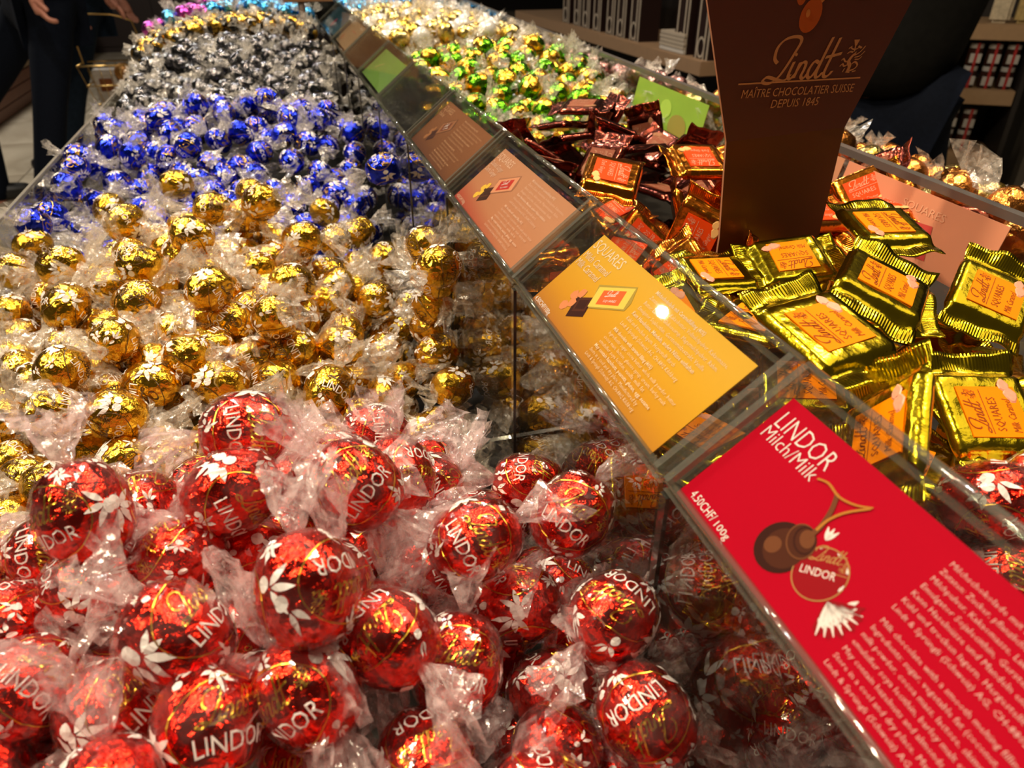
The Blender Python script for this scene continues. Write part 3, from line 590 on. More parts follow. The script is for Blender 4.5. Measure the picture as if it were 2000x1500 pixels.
class SquareKind:
    def __init__(s, name, fm, labm, inkm, sub, piecem, nvar=4, th=.0034):
        s.name = name; s.n = 0; s.var = []; s.th = th
        for k in range(nvar):
            b = square_mesh(hash_(name) + k, th=th); b.materials.append(fm)
            m = MB(); m.add([(x, y, 0) for x, y in poly((-.0112, -.0122), (.0112, -.0122), (.0112, .0108), (-.0112, .0108))[0]], [(0, 1, 2, 3)])
            m.v = [(x, y, th + .00058) for x, y, z in m.v]
            # a closed thin sheet
            lm = MB().box((-.0112, -.0122, th + .0002), (.0112, .0108, th + .00062)); lab = mesh('orange_label', lm.v, lm.f); lab.materials.append(labm)
            im = MB()
            for i, (vs, fs) in enumerate([xf(LW, .0062, -.0090, .0040), xf(CR, .0052, .0055, .0042), poly((-.0098, .0022), (.0098, .0022), (.0098, .0025), (-.0098, .0025)), xf(T('SQUARES', .0050, width=.0150, res=1), 1, -.0088, -.0028), xf(T(sub, .0044, width=.0150, shear=.3, res=1), 1, -.0095, -.0085)]):
                im.add([(x, y, th + .00078) for x, y in vs], fs)
            ik = mesh('label_lettering', im.v, im.f); ik.materials.append(inkm)
            pm = MB()
            for i, (dx, dy, r_) in enumerate(((.0075, -.0100, .0034), (.0118, -.0085, .0030))):
                pts = rnd_poly(dx, dy, r_, 9, .18, 5 + i, .75)[0][1:]
                pm.add([(x, y, th + .0006) for x, y in pts] + [(dx + (x - dx) * .8, dy + (y - dy) * .8, th + .0013) for x, y in pts] + [(dx + (x - dx) * .8 + .001, dy + (y - dy) * .7 + .001, th + .0013) for x, y in pts],
                       [(q, (q + 1) % 9, 9 + (q + 1) % 9, 9 + q) for q in range(9)] + [tuple(range(9, 18))])
            pc = mesh('caramel_picture', [(x, y, min(z, th + .00095)) for x, y, z in pm.v], pm.f); pc.materials.append(piecem)
            s.var.append((b, lab, ik, pc))
    def place(s, p, x, y=None, n=None, label=None, group=None, q=None):
        b, lab, ik, pc = s.var[s.n % len(s.var)]; s.n += 1
        if q is None:
            x = Vector(x).normalized(); n = Vector(n); n = (n - x * n.dot(x)).normalized(); yv = n.cross(x)
            Mx = Matrix((x, yv, n)).transposed().to_4x4(); off = n * s.th
        else: Mx = q.to_matrix().to_4x4(); off = Vector((0, 0, 0))
        r = empty(s.name); r.matrix_world = Matrix.Translation(Vector((p[0] * CS, p[1] * CS, p[2] * CS + EYE)) - off * CS) @ Mx @ Matrix.Scale(CS, 4)
        o = link('foil_wrapper', b, parent=r); l = link('paper_label', lab, parent=r); link('label_lettering', ik, parent=l); link('piece_picture', pc, parent=l)
        tag(r, label, 'chocolate', group); return r
LORG = flat('label_orange', (.95, .26, .0), .35); LRED = flat('label_red_orange', (.74, .06, .005), .35); LBRN = flat('label_brown_print', (.24, .075, .04), .35)
IBR = flat('label_brown_ink', (.30, .07, .01)); IPK = flat('label_pink_ink', (.72, .33, .2)); CAR = plain('caramel_piece', (.80, .34, .22), .35, scale=500, noise_amt=.2); CREAM = flat('nut_piece', (.80, .48, .18)); IBB = flat('label_tan_ink', (.4, .2, .12))
KG = SquareKind('gold_foil_square', SQG, LORG, IBR, 'Milk Caramel', CAR)
KO = SquareKind('copper_foil_square', SQO, LRED, IPK, 'Dark Ginger', CREAM, 3, .0044)
KB = SquareKind('brown_foil_square', SQB, LBRN, IBB, 'Praliné', flat('hazel_piece', (.3, .14, .07)), 3)
GG, GO, GBn = 'gold foil squares in the heap', 'copper foil squares in the heap', 'brown foil squares in the heap'
for T_, x_, n_, lb in [((.216, .329, -.155), (-.15, -.983, -.10), (-.02, -.16, .99), 'gold foil square lying flat in front of the brown sign, nearest the card holder'),
                   ((.229, .225, -.121), (.739, .671, .065), (.17, -.28, .94), 'gold foil square in the middle, its near crimped fin shining over another square'),
                   ((.175, .192, -.118), (-.18, .957, .227), (.02, -.23, .97), 'gold foil square half covered by the fin of the middle square'),
                   ((.289, .296, -.125), (-.212, -.966, -.147), (-.03, -.14, .99), 'gold foil square just right of the brown sign foot, topmost at the back'),
                   ((.313, .242, -.145), (.74, .577, .345), (-.09, -.43, .90), 'gold foil square cut by the right edge of the photo'),
                   ((.309, .222, -.178), (-.965, .128, .229), (.14, -.49, .86), 'gold foil square with its lettering upside down, nearest the right edge'),
                   ((.243, .172, -.155), (.25, .86, .44), (-.10, -.45, .88), 'gold foil square with orange label just above the nearest red truffles'),
                   ((.258, .322, -.150), (-.95, .20, -.1), (-.05, -.30, .95), 'gold foil square with a raised leaf-like fin at the foot of the sign')]:
    KG.place(T_, x_, None, n_, lb, GG)
KG.place((.166, .150, -.135), (.55, .70, .45), None, (-.80, .35, .35), 'gold foil square standing on edge beside the yellow card, glaring bright', GG)
KG.place((.170, .298, -.160), (.1, .95, .2), None, (-.3, .1, .95), 'gold foil square partly behind the yellow card holder rim', GG)
KG.place((.195, .262, -.150), (.5, -.8, .1), None, (.1, -.25, .95), 'gold foil square tucked under the middle squares, orange label corner showing', GG)
KG.place((.255, .255, -.150), (.8, -.5, .1), None, (.1, -.3, .9), 'gold foil square buried behind the middle square', GG)
for T_, x_, n_, lb in [((.196, .432, -.127), (-.504, -.812, -.295), (-.01, -.33, .94), 'copper foil square with red label and one glossy highlight, left of the sign'),
                   ((.284, .476, -.135), (-.996, .061, .065), (.04, -.36, .93), 'copper foil square with crumpled left fin, against the upper left of the sign'),
                   ((.190, .392, -.164), (-.695, -.704, -.147), (-.06, -.14, .99), 'copper foil square with red label seen through the rim of the salmon card holder'),
                   ((.325, .39, -.150), (.95, .1, -.1), (0, -.35, .93), 'copper foil square just right of the sign foot')]:
    KO.place(T_, x_, None, n_, lb, GO)
KO.place((.234, .385, -.158), (.25, -.15, .95), None, (-.75, -.62, .1), 'copper foil square standing upright against the left edge of the sign', GO)
KO.place(at(1690, 372, .50), (.8, -.3, .4), None, (-.3, -.5, .8), 'copper foil square leaning up between the sign and the salmon rear card', GO)
KO.place(at(1735, 395, .485), (.5, -.7, .1), None, (.2, -.4, .9), 'copper foil square with a gold sheen just above the back gold square', GO)
KB.place(at(1705, 335, .56), (.3, -.8, .5), None, (-.6, -.3, .7), 'dark red foil square on edge close to the rear rim, right of the sign', GBn)
KB.place(at(1888, 448, .455), (.75, -.6, .1), None, (-.35, -.55, .75), 'dark red foil square leaning against the salmon rear card', GBn)
rnd = random.Random(11)
def rq(t=.5): return Euler((rnd.gauss(0, t), rnd.gauss(0, t), rnd.uniform(0, 6.28))).to_quaternion()
def scatter(K, pts, lb, gp, t=.45):
    for p in pts: K.place(p, None, q=rq(t), label=lb, group=gp)
# under layers
def under(x0, x1, y0, y1, z0, dz, nz, step=.045):
    out = []
    for k in range(nz):
        y = y0
        while y < y1:
            x = x0 + (.012 if k % 2 else 0)
            while x < x1:
                out.append((x + rnd.uniform(-.006, .006), y + rnd.uniform(-.006, .006), z0 - k * dz + rnd.uniform(-.006, .006) - .35 * max(0, .20 - x) * (k > -1))); x += step
            y += step
    return out
scatter(KG, under(.158, .335, .172, .315, -.172, .030, 4, .047), 'olive gold foil square deeper in the heap behind the divider', GG + ' underneath')
scatter(KO, under(.160, .345, .365, .48, -.172, .034, 4, .050), 'copper foil square deeper in the heap beside the sign', GO + ' underneath', .7)
def HB(x, y): return -.150 - 2.2 * (x - .25) ** 2 - .6 * max(0, .56 - y)
bp = [(x + rnd.uniform(-.008, .008), y + rnd.uniform(-.008, .008), HB(x, y) - .0 + rnd.uniform(-.006, .008)) for y in (.525, .56, .60, .64) for x in (.155, .195, .235, .275, .315, .35)]
scatter(KB, bp, 'dark brown foil square in the heap between copper squares and green truffles', GBn, .5)
scatter(KB, [(x, y, z - .03) for x, y, z in bp[::2]], 'dark brown foil square in the heap between copper squares and green truffles', GBn, .5)
KB.place((.262, .655, -.128), (.8, -.55, .05), None, (0, -.12, .99), 'dark brown foil square lying topmost, right under the green truffles', GBn)
# ------------------------------------------------------------------ truffle heaps
def facing(p, ang, lon=0, lat=0):
    """rotation that turns the printed side to the viewer, words running at an angle in the picture"""
    v = -Vector(p).normalized(); e1 = Vector(RT) * math.cos(R(ang)) + Vector(UP) * math.sin(R(ang)); e1 = (e1 - v * e1.dot(v)).normalized(); e2 = v.cross(e1)
    M = Matrix((v, e1, e2)).transposed()
    return (M @ Matrix.Rotation(R(-lon), 3, 'Z') @ Matrix.Rotation(R(lat), 3, 'Y')).to_quaternion()
def rand_q(rg):
    ax = Vector((rg.gauss(0, 1), rg.gauss(0, 1), rg.gauss(0, .45))).normalized()
    return ax.to_track_quat('Z', 'Y') @ Matrix.Rotation(rg.uniform(0, 6.28), 3, 'Z').to_quaternion()
def on_ray(x, y, H):
    r = ray(x, y); d = .12
    while d < 3:
        p = r * d
        if p[2] < H(p[0], p[1]): return d
        d += .002
    return d
def relax(P, fixed, lim, md=.0268, it=40, floor=None):
    P = np.array(P, float); wgt = np.where(np.arange(len(P)) < fixed, .25, 1.0)[:, None]
    for _ in range(it):
        D = P[:, None] - P[None]; L = np.linalg.norm(D, axis=2) + 1e-9; np.fill_diagonal(L, 9)
        ov = np.clip(md - L, 0, None); S = (D / L[:, :, None] * ov[:, :, None] * .35).sum(1)
        S = S * wgt; U = P[:fixed] / (np.linalg.norm(P[:fixed], axis=1)[:, None] + 1e-9); S[:fixed] = U * (S[:fixed] * U).sum(1)[:, None] * 2.5 + S[:fixed] * .25; P += S
        P[:, 0] = np.clip(P[:, 0], lim[0](P[:, 1]), lim[1](P[:, 1])); P[:, 1] = np.clip(P[:, 1], lim[2], lim[3]); P[:, 2] = np.maximum(P[:, 2], ZB / CS + .018)
    return P
def fill(H, x0, x1, y0, y1, sp, drops, man, rg, keep=.023):
    out = []
    for k, dz in enumerate(drops):
        y = y0 + (sp * .4 if k % 2 else 0); row = 0
        while y <= y1:
            xa, xb = x0(y), x1(y); x = xa + (sp / 2 if row % 2 else 0)
            while x <= xb:
                p = (x + rg.uniform(-.005, .005), y + rg.uniform(-.005, .005)); z = H(*p) - dz + rg.uniform(-.005, .005)
                if z > ZB / CS + .014 and all((p[0] - m[0]) ** 2 + (p[1] - m[1]) ** 2 + (z - m[2]) ** 2 > keep ** 2 for m in man): out.append((p[0], p[1], z))
                x += sp
            y += sp * .87; row += 1
    return out
def inside(p, x0, x1):
    p = np.array(p)
    if p[0] > x1 and p[0] > 0: p = p * (x1 / p[0])
    if p[0] < x0: p = p * (x0 / p[0])
    return p
def parse(s): return [tuple(float(a) for a in q.split(',')) for q in s.split()]
wl = lambda y: XL + .017 + 0 * y
wr_ = lambda y: XM0 / CS - .017 + 0 * y
# --- red, left bin
KR = Kind('red_truffle', RED, FILMR, 6, 60, 40, [WHITE, GPRINT], True, (26, 9), tl=.019, tw=.0145)
HR = lambda x, y: -.150 - .9 * max(0, x - .02) - 9 * max(0, x - .02) ** 2 - 1.3 * max(0, y - .235) - .25 * max(0, .17 - y) - .3 * max(0, -.06 - x)
REDS = [(130, 930, 155, None, 'red truffle at the back left with gold truffles right behind it'),
 (165, 1000, 185, (20, 60), 'large red truffle at the left crossed by a long upright film twist'),
 (300, 1015, 120, (-20, 45), 'small looking red truffle with white leaf print under wrinkled film, back left'),
 (455, 960, 168, (-60, -42), 'red truffle with a white sprig at its top, left behind the biggest one'),
 (485, 842, 160, (-85, 0), 'highest red truffle at the back, film laid over its lettering'),
 (695, 945, 168, (52, 0), 'red truffle whose white lettering runs up to the right, at the back'),
 (733, 848, 115, None, 'red truffle at the back whose top shows a white sprig, right of centre'),
 (835, 905, 105, (-70, 0), 'small red truffle with lettering running downward, at the back by the gold ones'),
 (600, 1150, 205, (195, 58), 'biggest red truffle in the centre with leaf sprigs and golden glare'),
 (492, 1090, 150, None, 'red truffle tucked behind the biggest central one'),
 (345, 1245, 200, (48, -48), 'large red truffle left of centre with a clear film flap over its lettering'),
 (740, 1225, 152, (-10, 70), 'red truffle with a long white leaf sprig, right of the biggest one'),
 (600, 1350, 197, (40, 45), 'large red truffle below the biggest one, with white sprigs all round'),
 (225, 1400, 190, (45, -40), 'red truffle at the lower left with a golden oval line'),
 (405, 1418, 205, (15, -25), 'red truffle at the bottom with lettering at its upper left'),
 (90, 1345, 140, None, 'red truffle near the left bottom, half covered by a pink film twist'),
 (65, 1485, 150, (-15, 0), 'red truffle cut by the bottom edge at the far left'),
 (590, 1500, 170, (20, 20), 'red truffle cut by the bottom edge under the large one'),
 (-15, 1380, 130, None, 'red truffle cut by the left edge near the bottom'),
 (45, 985, 100, None, 'small red patch of a truffle at the left edge below the gold ones'),
 (190, 1195, 125, None, 'red truffle mostly hidden under bright film at the left'),
 (55, 1130, 115, None, 'red truffle under crumpled film at the left edge'),
 (928, 1055, 165, (-64, 0), 'red truffle with its full white word running steeply down to the right'),
 (1035, 948, 112, (-100, 50), 'red truffle at the back right beside the divider wall'),
 (1120, 1005, 112, (-38, 0), 'red truffle with lettering next to the divider wall'),
 (1010, 1180, 152, (-80, 80), 'red truffle with a white sprig just below the one with steep lettering'),
 (1100, 1150, 110, None, 'red truffle with golden glints behind the white sprig one'),
 (893, 1300, 172, (-8, 0), 'red truffle with its white word level across it, bottom centre'),
 (1145, 1285, 150, (68, 22), 'red truffle with gold script and white lettering up its right side'),
 (1200, 1205, 112, None, 'red truffle under a bright film twist beside the divider foot'),
 (1262, 1400, 140, (215, 0), 'red truffle with its white word upside down at the lower right'),
 (1252, 1490, 150, None, 'red truffle cut by the bottom edge, right of centre'),
 (1140, 1432, 125, (-80, 0), 'red truffle with letters down its side, under loose film at the bottom'),
 (1003, 1330, 100, None, 'red truffle deep between two others at bottom centre'),
 (1040, 1470, 140, None, 'red truffle beneath a clear film sheet at the bottom'),
 (820, 1490, 140, None, 'red truffle at the bottom edge beneath film, left of centre'),
 (1000, 1000, 84, (-20, 0), 'small sliver of a red truffle showing upside down letters at the back'),
 (280, 1100, 130, None, 'red truffle sunk in a hollow between the left hand film twists')]
rg = random.Random(3); man = []
for x, y, d, o, lb in REDS:
    dm = .0290 * F / d; dh = on_ray(x, y, HR); man.append(inside(at(x, y, dm * .75 + dh * .25), XL + .018, XM0 / CS - .0165))
fl_ = fill(HR, wl, wr_, .0, .295, .0285, (.022,), man, rg) + fill(lambda x, y: HR(x, y) - .047, lambda y: -.14, wr_, .02, .295, .031, (0,), man, rg)
P = relax(man + fl_, len(man), (wl, wr_, -.2, .300), .0262)
for i, p in enumerate(P):
    if i < len(REDS):
        x, y, d, o, lb = REDS[i]; q = facing(p, o[0], o[1]) if o else rand_q(rg)
        KR.place(p, q, 1.0, lb, 'red truffles in the near left bin')
    else: KR.place(p, rand_q(rg), 1.0, 'red truffle down among the others in the near left bin', 'deeper red truffles of the near left bin')
# --- red, right bin (beyond the card holder)
xr0 = lambda y: XM1 / CS + .017 + 0 * y
xr1 = lambda y: XR0 + .055 * (y + .3) - .02
HRR = lambda x, y: -.168 - .3 * max(0, .2 - x)
RR = [(1820, 893, 150, (100, 70), 'red truffle with a big white sprig right of the red card'), (1985, 930, 155, None, 'red truffle cut by the right edge below the gold squares'), (1690, 850, 95, None, 'red truffle behind the upper right corner of the red card'),
      (1870, 1050, 150, None, 'red truffle half hidden under film right of the red card'), (1975, 1010, 150, None, 'red truffle below the one cut by the right edge'), (1745, 900, 100, None, 'red truffle with pink film against the holder rim'), (1360, 1200, 135, (-15, 0), 'red truffle with lettering seen through the divider wall below the red card'), (1545, 1455, 150, (60, 0), 'red truffle seen through the divider wall at the bottom of the photo')]
man = [at(x, y, .029 * F / d) for x, y, d, o, lb in RR]
man[6] = np.array((.155, .138, -.262)); man[7] = np.array((.155, .09, -.262))
fl_ = fill(HRR, xr0, xr1, .03, .138, .0285, (.016,), man, rg) + fill(HRR, xr0, lambda y: .20, .03, .138, .030, (.045, .074, .103, .132), man, rg)
P = relax(man + fl_, len(man), (xr0, xr1, -.05, .140), .0262)
for i, p in enumerate(P):
    if i < len(RR): o = RR[i][3]; KR.place(p, facing(p, *o) if o else rand_q(rg), 1, RR[i][4], 'red truffles in the near right bin')
    else: KR.place(p, rand_q(rg), 1, 'red truffle down among the others in the near right bin', 'deeper red truffles of the near right bin')
# --- gold
KGO = Kind('gold_truffle', GOLD, FILM, 6, 44, 28, [WHITE, DPRINT], False, (22, 8), full=False, tl=.019, tw=.0145)
CG = (-.38120018, -.31662342, .59113124, -2.79734315, -.49754211, -.25023647)
HG = lambda x, y: min(-.145, CG[0] + CG[1] * x + CG[2] * y + CG[3] * x * x + CG[4] * y * y + CG[5] * x * y) + .0
gl = parse("65,480,62 120,520,85 275,520,85 375,460,80 420,410,72 440,320,80 510,395,86 590,468,75 345,360,60 245,435,72 215,410,62 560,352,52 630,400,55 655,470,62 700,455,62 750,505,68 55,555,64 130,600,85 20,612,75 270,590,85 345,610,68 408,565,90 570,555,82 640,535,62 537,620,92 480,500,62 490,350,55 735,585,72 800,600,62 845,595,62 830,480,60 858,520,60 225,665,95 120,722,110 365,700,90 300,750,90 430,750,90 575,690,80 665,675,82 752,685,72 640,762,90 765,758,64 885,755,80 855,690,62 850,540,62 20,700,75 15,790,70 105,805,108 230,810,100 290,835,66 560,790,70 630,830,60 780,800,64 185,880,88 310,865,84 10,935,66 22,870,66 30,530,60 700,520,60 480,420,70 395,640,60 690,625,62 500,740,70 720,830,62 170,640,70 45,660,70 840,640,60 820,740,64 700,740,66")
GLB = {0: 'gold truffle nearest the left rim, right under the blue ones', 1: 'large gold truffle at the left below the one nearest the rim', 3: 'gold truffle on the left shoulder of the heap below its crown', 8: 'gold truffle at the back left of the heap against the blue ones',
       7: 'gold truffle right of the big one near the crown', 12: 'gold truffle at the back right where gold meets blue', 15: 'gold truffle on the right slope facing the salmon card', 17: 'gold truffle with dark script, left side, half heap height',
       22: 'gold truffle just above the one with the white sprig in the middle', 27: 'gold truffle on the right slope facing the yellow card', 30: 'gold truffle touching the divider wall at the back of the gold bin', 32: 'gold truffle between the two big left ones and the middle',
       40: 'gold truffle low on the right, above the topmost red film twists', 48: 'gold truffle beside the large lower left one, just behind red truffles', 56: 'gold truffle at the left edge where red begins', 38: 'gold truffle at the centre right of the heap with a mirror-like glare', 39: 'gold truffle next to the mirror-like one, towards the divider',
       5: 'gold truffle crowning the heap right in front of the blue ones', 6: 'large gold truffle just below the top of the heap', 21: 'round gold truffle near the centre of the gold heap', 33: 'large gold truffle at the left with dark script lines', 47: 'large gold truffle at the lower left above the red ones', 42: 'gold truffle nearest the foot of the divider wall', 24: 'gold truffle in the middle with white sprig below its glare'}
rg = random.Random(5)
man = []
for x, y, d in gl:
    dm = .0285 * F / d; dh = on_ray(x, y, HG); man.append(inside(at(x, y, .45 * dm + .55 * dh), XL + .018, XM0 / CS - .0165))
fl_ = fill(HG, wl, wr_, .335, .625, .030, (.020, .048), man, rg, .024)
P = relax(man + fl_, len(man), (wl, wr_, .332, .735), .0264)
for i, p in enumerate(P[:298]):
    KGO.place(p, rand_q(rg), rg.uniform(.95, 1.03), GLB.get(i, 'gold foil truffle in clear film in the heap behind the red truffles'), 'gold truffles in the second left bin')
# --- blue
KBL = Kind('blue_truffle', BLUE, FILM, 5, 30, 20, [WHITE, GPRINT], False, (18, 6), full=False)
HBL = lambda x, y: -.165 - .27 * max(0, 1.04 - y) - (1.3 if x > -.05 else .75) * (x + .05) ** 2 - .5 * max(0, y - 1.04)
bl = parse("385,168,45 322,178,45 444,175,48 483,166,42 530,150,42 565,178,44 565,230,46 620,234,46 521,193,44 437,220,44 311,232,48 385,206,46 207,245,45 228,260,45 213,288,50 259,305,50 157,308,46 147,330,44 192,330,44 367,285,52 335,260,46 381,248,44 472,260,46 427,275,46 556,263,46 602,280,44 507,298,45 570,315,48 173,392,42 130,363,44 98,424,40 66,438,38 230,358,42 276,372,44 295,345,42 626,339,44 686,263,42 693,300,44 685,333,42 682,370,42 691,262,42 304,196,44 750,330,42 655,350,42 330,310,46 600,370,42")
rg = random.Random(8); man = []
for x, y, d in bl:
    dm = .0285 * F / d; dh = on_ray(x, y, HBL); man.append(inside(at(x, y, .25 * dm + .75 * dh), XL + .018, XM0 / CS - .0165))
fl_ = fill(HBL, wl, wr_, .665, 1.12, .033, (.016,), man, rg, .025)
P = relax(man + fl_, len(man), (wl, wr_, .66, 1.15), .0268)
BLB = {4: 'blue truffle highest at the back, against the silver ones', 32: 'blue truffle at the left rim nearest the gold heap', 33: 'blue truffle farthest forward at the left rim', 27: 'blue truffle peeking over the top of the gold heap', 40: 'blue truffle close to the divider wall, halfway back', 24: 'blue truffle near the left rim beside the dark trouser legs'}
for i, p in enumerate(P[:295]): KBL.place(p, rand_q(rg), rg.uniform(.95, 1.04), BLB.get(i, 'blue foil truffle in clear film in the bin behind the gold heap'), 'blue truffles in the third left bin')
# --- far kinds: each truffle one small mesh
def far(name, mats_, H, x0, x1, y0, y1, sp, label, group, drops=(.0,), seed=1, nvar=4, filmm=FILM, mx=295, part=False):
    K = Kind(name, mats_, filmm, nvar, 18, 12, None, False, (12, 4), parts=part); rg = random.Random(seed)
    fl_ = fill(H, x0, x1, y0, y1, sp, drops, [], rg); P = relax(fl_, 0, (x0, x1, y0, y1), .027, 12)
    for p in P[:mx]: K.place(p, rand_q(rg), rg.uniform(.95, 1.05), label, group)
HS = lambda x, y: -.150 - .22 * max(0, 1.4 - y) - 1.3 * (x + .05) ** 2
far('silver_truffle', [SILVER], HS, wl, wr_, 1.15, 1.47, .032, 'black and silver foil truffle in the bin behind the blue ones', 'silver truffles in the fourth left bin', (0, .026), 2)
HD = lambda x, y: -.128 - 1.3 * (x + .05) ** 2
far('dark_gold_truffle', [DKGOLD], HD, wl, wr_, 1.49, 1.63, .032, 'dark gold foil truffle just beyond the silver ones', 'dark gold truffles behind the silver ones', (0, .03), 3)
HL2 = lambda x, y: -.138 - 1.3 * (x + .05) ** 2 + .03 * math.sin(y * 5)
far('light_blue_truffle', [LBLUE], HL2, lambda y: -.10 + 0 * y, wr_, 1.67, 2.55, .034, 'light blue foil truffle far back on the left side', 'light blue truffles at the far end', (0,), 4)
far('violet_truffle', [VIOLET, LBLUE, VIOLET], HL2, wl, lambda y: -.11 + 0 * y, 1.67, 2.55, .036, 'violet or light blue foil truffle at the far left corner of the counter', 'mixed violet truffles at the far end', (0,), 5)
HGR = lambda x, y: -.118 - 1.6 * (x - .27) ** 2 - .22 * abs(y - .98)
KX = xr1
KGR = Kind('green_truffle', GREEN, FILM, 5, 28, 18, None, False, (18, 6)); rg = random.Random(6)
fl_ = fill(HGR, xr0, xr1, .69, 1.19, .0335, (0, .028), [], rg); P = relax(fl_, 0, (xr0, xr1, .685, 1.2), .0275, 15)
for p in P[:298]: KGR.place(p, rand_q(rg), rg.uniform(.96, 1.05), 'green and gold foil truffle in clear film beyond the brown squares', 'green truffles in the right bins')
HW = lambda x, y: -.120 - 1.2 * (x - .26) ** 2
far('pale_gold_truffle', [PALEGOLD, PALEGOLD, WHITEFOIL], HW, xr0, xr1, 1.21, 1.66, .034, 'pale gold or white foil truffle behind the green ones', 'pale gold truffles in the right bins', (0, .028), 7, nvar=6)
far('teal_truffle', [LBLUE], HW, xr0, xr1, 1.68, 2.3, .036, 'teal blue foil truffle at the far right end behind the pale gold ones', 'teal truffles in the far right bin', (0,), 9)
xa = lambda y: XR0 + .058 * (y + .3) + .022; xb = lambda y: XR0 + .058 * (y + .3) + .20
HP = lambda x, y: -.128 - .6 * (x - .40)
far('pink_truffle', [PINK], HP, xa, xb, .80, 1.75, .034, 'pink foil truffle in the row beyond the rear panel', 'pink truffles beyond the rear panel', (0,), 10)
HO = lambda x, y: -.142 - .3 * (x - .38) + .012 * math.sin(y * 40)
far('orange_truffle', [ORANGEF, PALEGOLD, ORANGEF], HO, xa, xb, .12, .78, .036, 'orange or gold foil truffle in white film beyond the rear panel', 'orange truffles beyond the rear panel', (0,), 12)
# ------------------------------------------------------------------ display sign
SB = plain('sign_brown_board', (.105, .026, .017), .5, noise_amt=.04, scale=20); SBE = plain('sign_cut_edge', (.42, .20, .11), .6); SBL = foil('sign_lower_board', (.13, .052, .016), .33, .05, 60, metal=.45)
sg = empty('display_sign', (.27, .365, EYE - .22)); tag(sg, 'tall brown cardboard sign with gold script standing among the foil squares', 'sign')
def board(name, pts, m, ytop=0, zf=-.095):
    vs = [(x, .365 + (0 if z <= zf else (z - zf) * ytop) + s_, z + EYE) for s_ in (0, .0016) for x, z in pts]; n = len(pts)
    me = mesh(name, vs, [tuple(range(n)), tuple(range(n, 2 * n))[::-1]] + [(i, n + i, n + (i + 1) % n, (i + 1) % n) for i in range(n)], False, [0, 0] + [1] * n)
    o = link(name, me, mats=[m, SBE], parent=sg); o.matrix_parent_inverse = Matrix.Translation((-.27, -.365, -(EYE - .22))); return o
up_ = board('upper_panel', [(.2328, -.0962), (.3092, -.0930), (.3345, -.0280), (.375, .075), (.272, .11), (.178, .075), (.2100, -.0260)], SB)
board('lower_panel', [(.2375, -.25), (.3075, -.25), (.3085, -.153), (.3092, -.0930), (.2328, -.0962), (.2378, -.152)], SBL)
def on_sign(px, py): r = ray(px, py); r = r * (.365 / r[1]); return r[0], r[2]
def sign_ink(name, items, m):
    mb = MB()
    for i, (vs, fs) in enumerate(items): mb.add([(x, .3648 - .00012 * i - 6e-7 * q, z + EYE) for q, (x, z) in enumerate(vs)], fs)
    o = mb.build(name, m, up_); return o
GI = plain('sign_gold_ink', (.62, .30, .13), .4, noise_amt=.05)
ax_, az = on_sign(1441, 166); bx_, bz = on_sign(1680, 148)
L_ = bx_ - ax_
sign_ink('logo_lettering', [xf(LW, L_ * .255, ax_ + L_ * .20, az + .0020), xf(CR, .0165, ax_ + L_ * .80, az + .0035), poly((ax_, az), (bx_, az), (bx_, az + .0008), (ax_, az + .0008)),
        xf(T('MAÎTRE CHOCOLATIER SUISSE', .0062, shear=.18, width=L_ * .93), 1, ax_ + L_ * .03, az - .0068), xf(T('DEPUIS 1845', .0062, shear=.18, width=L_ * .40), 1, ax_ + L_ * .28, az - .0128)], GI)
dx_, dz_ = on_sign(1583, 30)
sign_ink('caramel_drops_picture', [xf(disc(.0062, 20, .0085), 1, dx_, dz_, -20), xf(disc(.0028, 14, .0042), 1, dx_ - .0075, dz_ + .009, 0), xf(disc(.0022, 14, .0030), 1, dx_ - .012, dz_ + .018, 0)], flat('caramel_orange_print', (.52, .12, .03), .3))
sign_ink('caramel_squares_picture', [poly((dx_ - .003, dz_ + .011), (dx_ + .004, dz_ + .004), (dx_ + .011, dz_ + .012), (dx_ + .0035, dz_ + .018)), poly((dx_ + .022, dz_ + .009), (dx_ + .034, dz_ + .008), (dx_ + .035, dz_ + .018), (dx_ + .020, dz_ + .019)), xf(disc(.0013, 10, .002), 1, dx_ - .002, dz_ + .001)], flat('caramel_tan_print', (.66, .26, .08), .3))
sg.scale = (CS,) * 3; sg.location = (.27 * CS, .365 * CS, -.22 * CS + EYE)
# ------------------------------------------------------------------ people
def skin_mesh(name, J, E, m, parent, sub=2):
    me = bpy.data.meshes.new(name); keys = list(J); me.from_pydata([tuple(J[k][0]) for k in keys], [(keys.index(a), keys.index(b_)) for a, b_ in E], [])
    o = bpy.data.objects.new(name, me); COL.objects.link(o); md = o.modifiers.new('skin', 'SKIN'); md.use_smooth_shade = True
    sk = me.skin_vertices[0].data if me.skin_vertices else None
    if sk is None:
        bm = bmesh.new(); bm.from_mesh(me); bm.verts.layers.skin.verify(); bm.to_mesh(me); bm.free(); sk = me.skin_vertices[0].data
    for i, k in enumerate(keys):
        r = J[k][1]; sk[i].radius = (r, r) if not isinstance(r, tuple) else r; sk[i].use_root = (i == 0)
    s = o.modifiers.new('sub', 'SUBSURF'); s.levels = sub; s.render_levels = sub
    dg = bpy.context.evaluated_depsgraph_get(); ev_ = bpy.data.meshes.new_from_object(o.evaluated_get(dg)); bpy.data.objects.remove(o)
    ev_.name = name; ev_.polygons.foreach_set('use_smooth', [True] * len(ev_.polygons)); ob = link(name, ev_, m); ob.parent = parent
    if parent: ob.matrix_parent_inverse = parent.matrix_basis.inverted()
    return ob
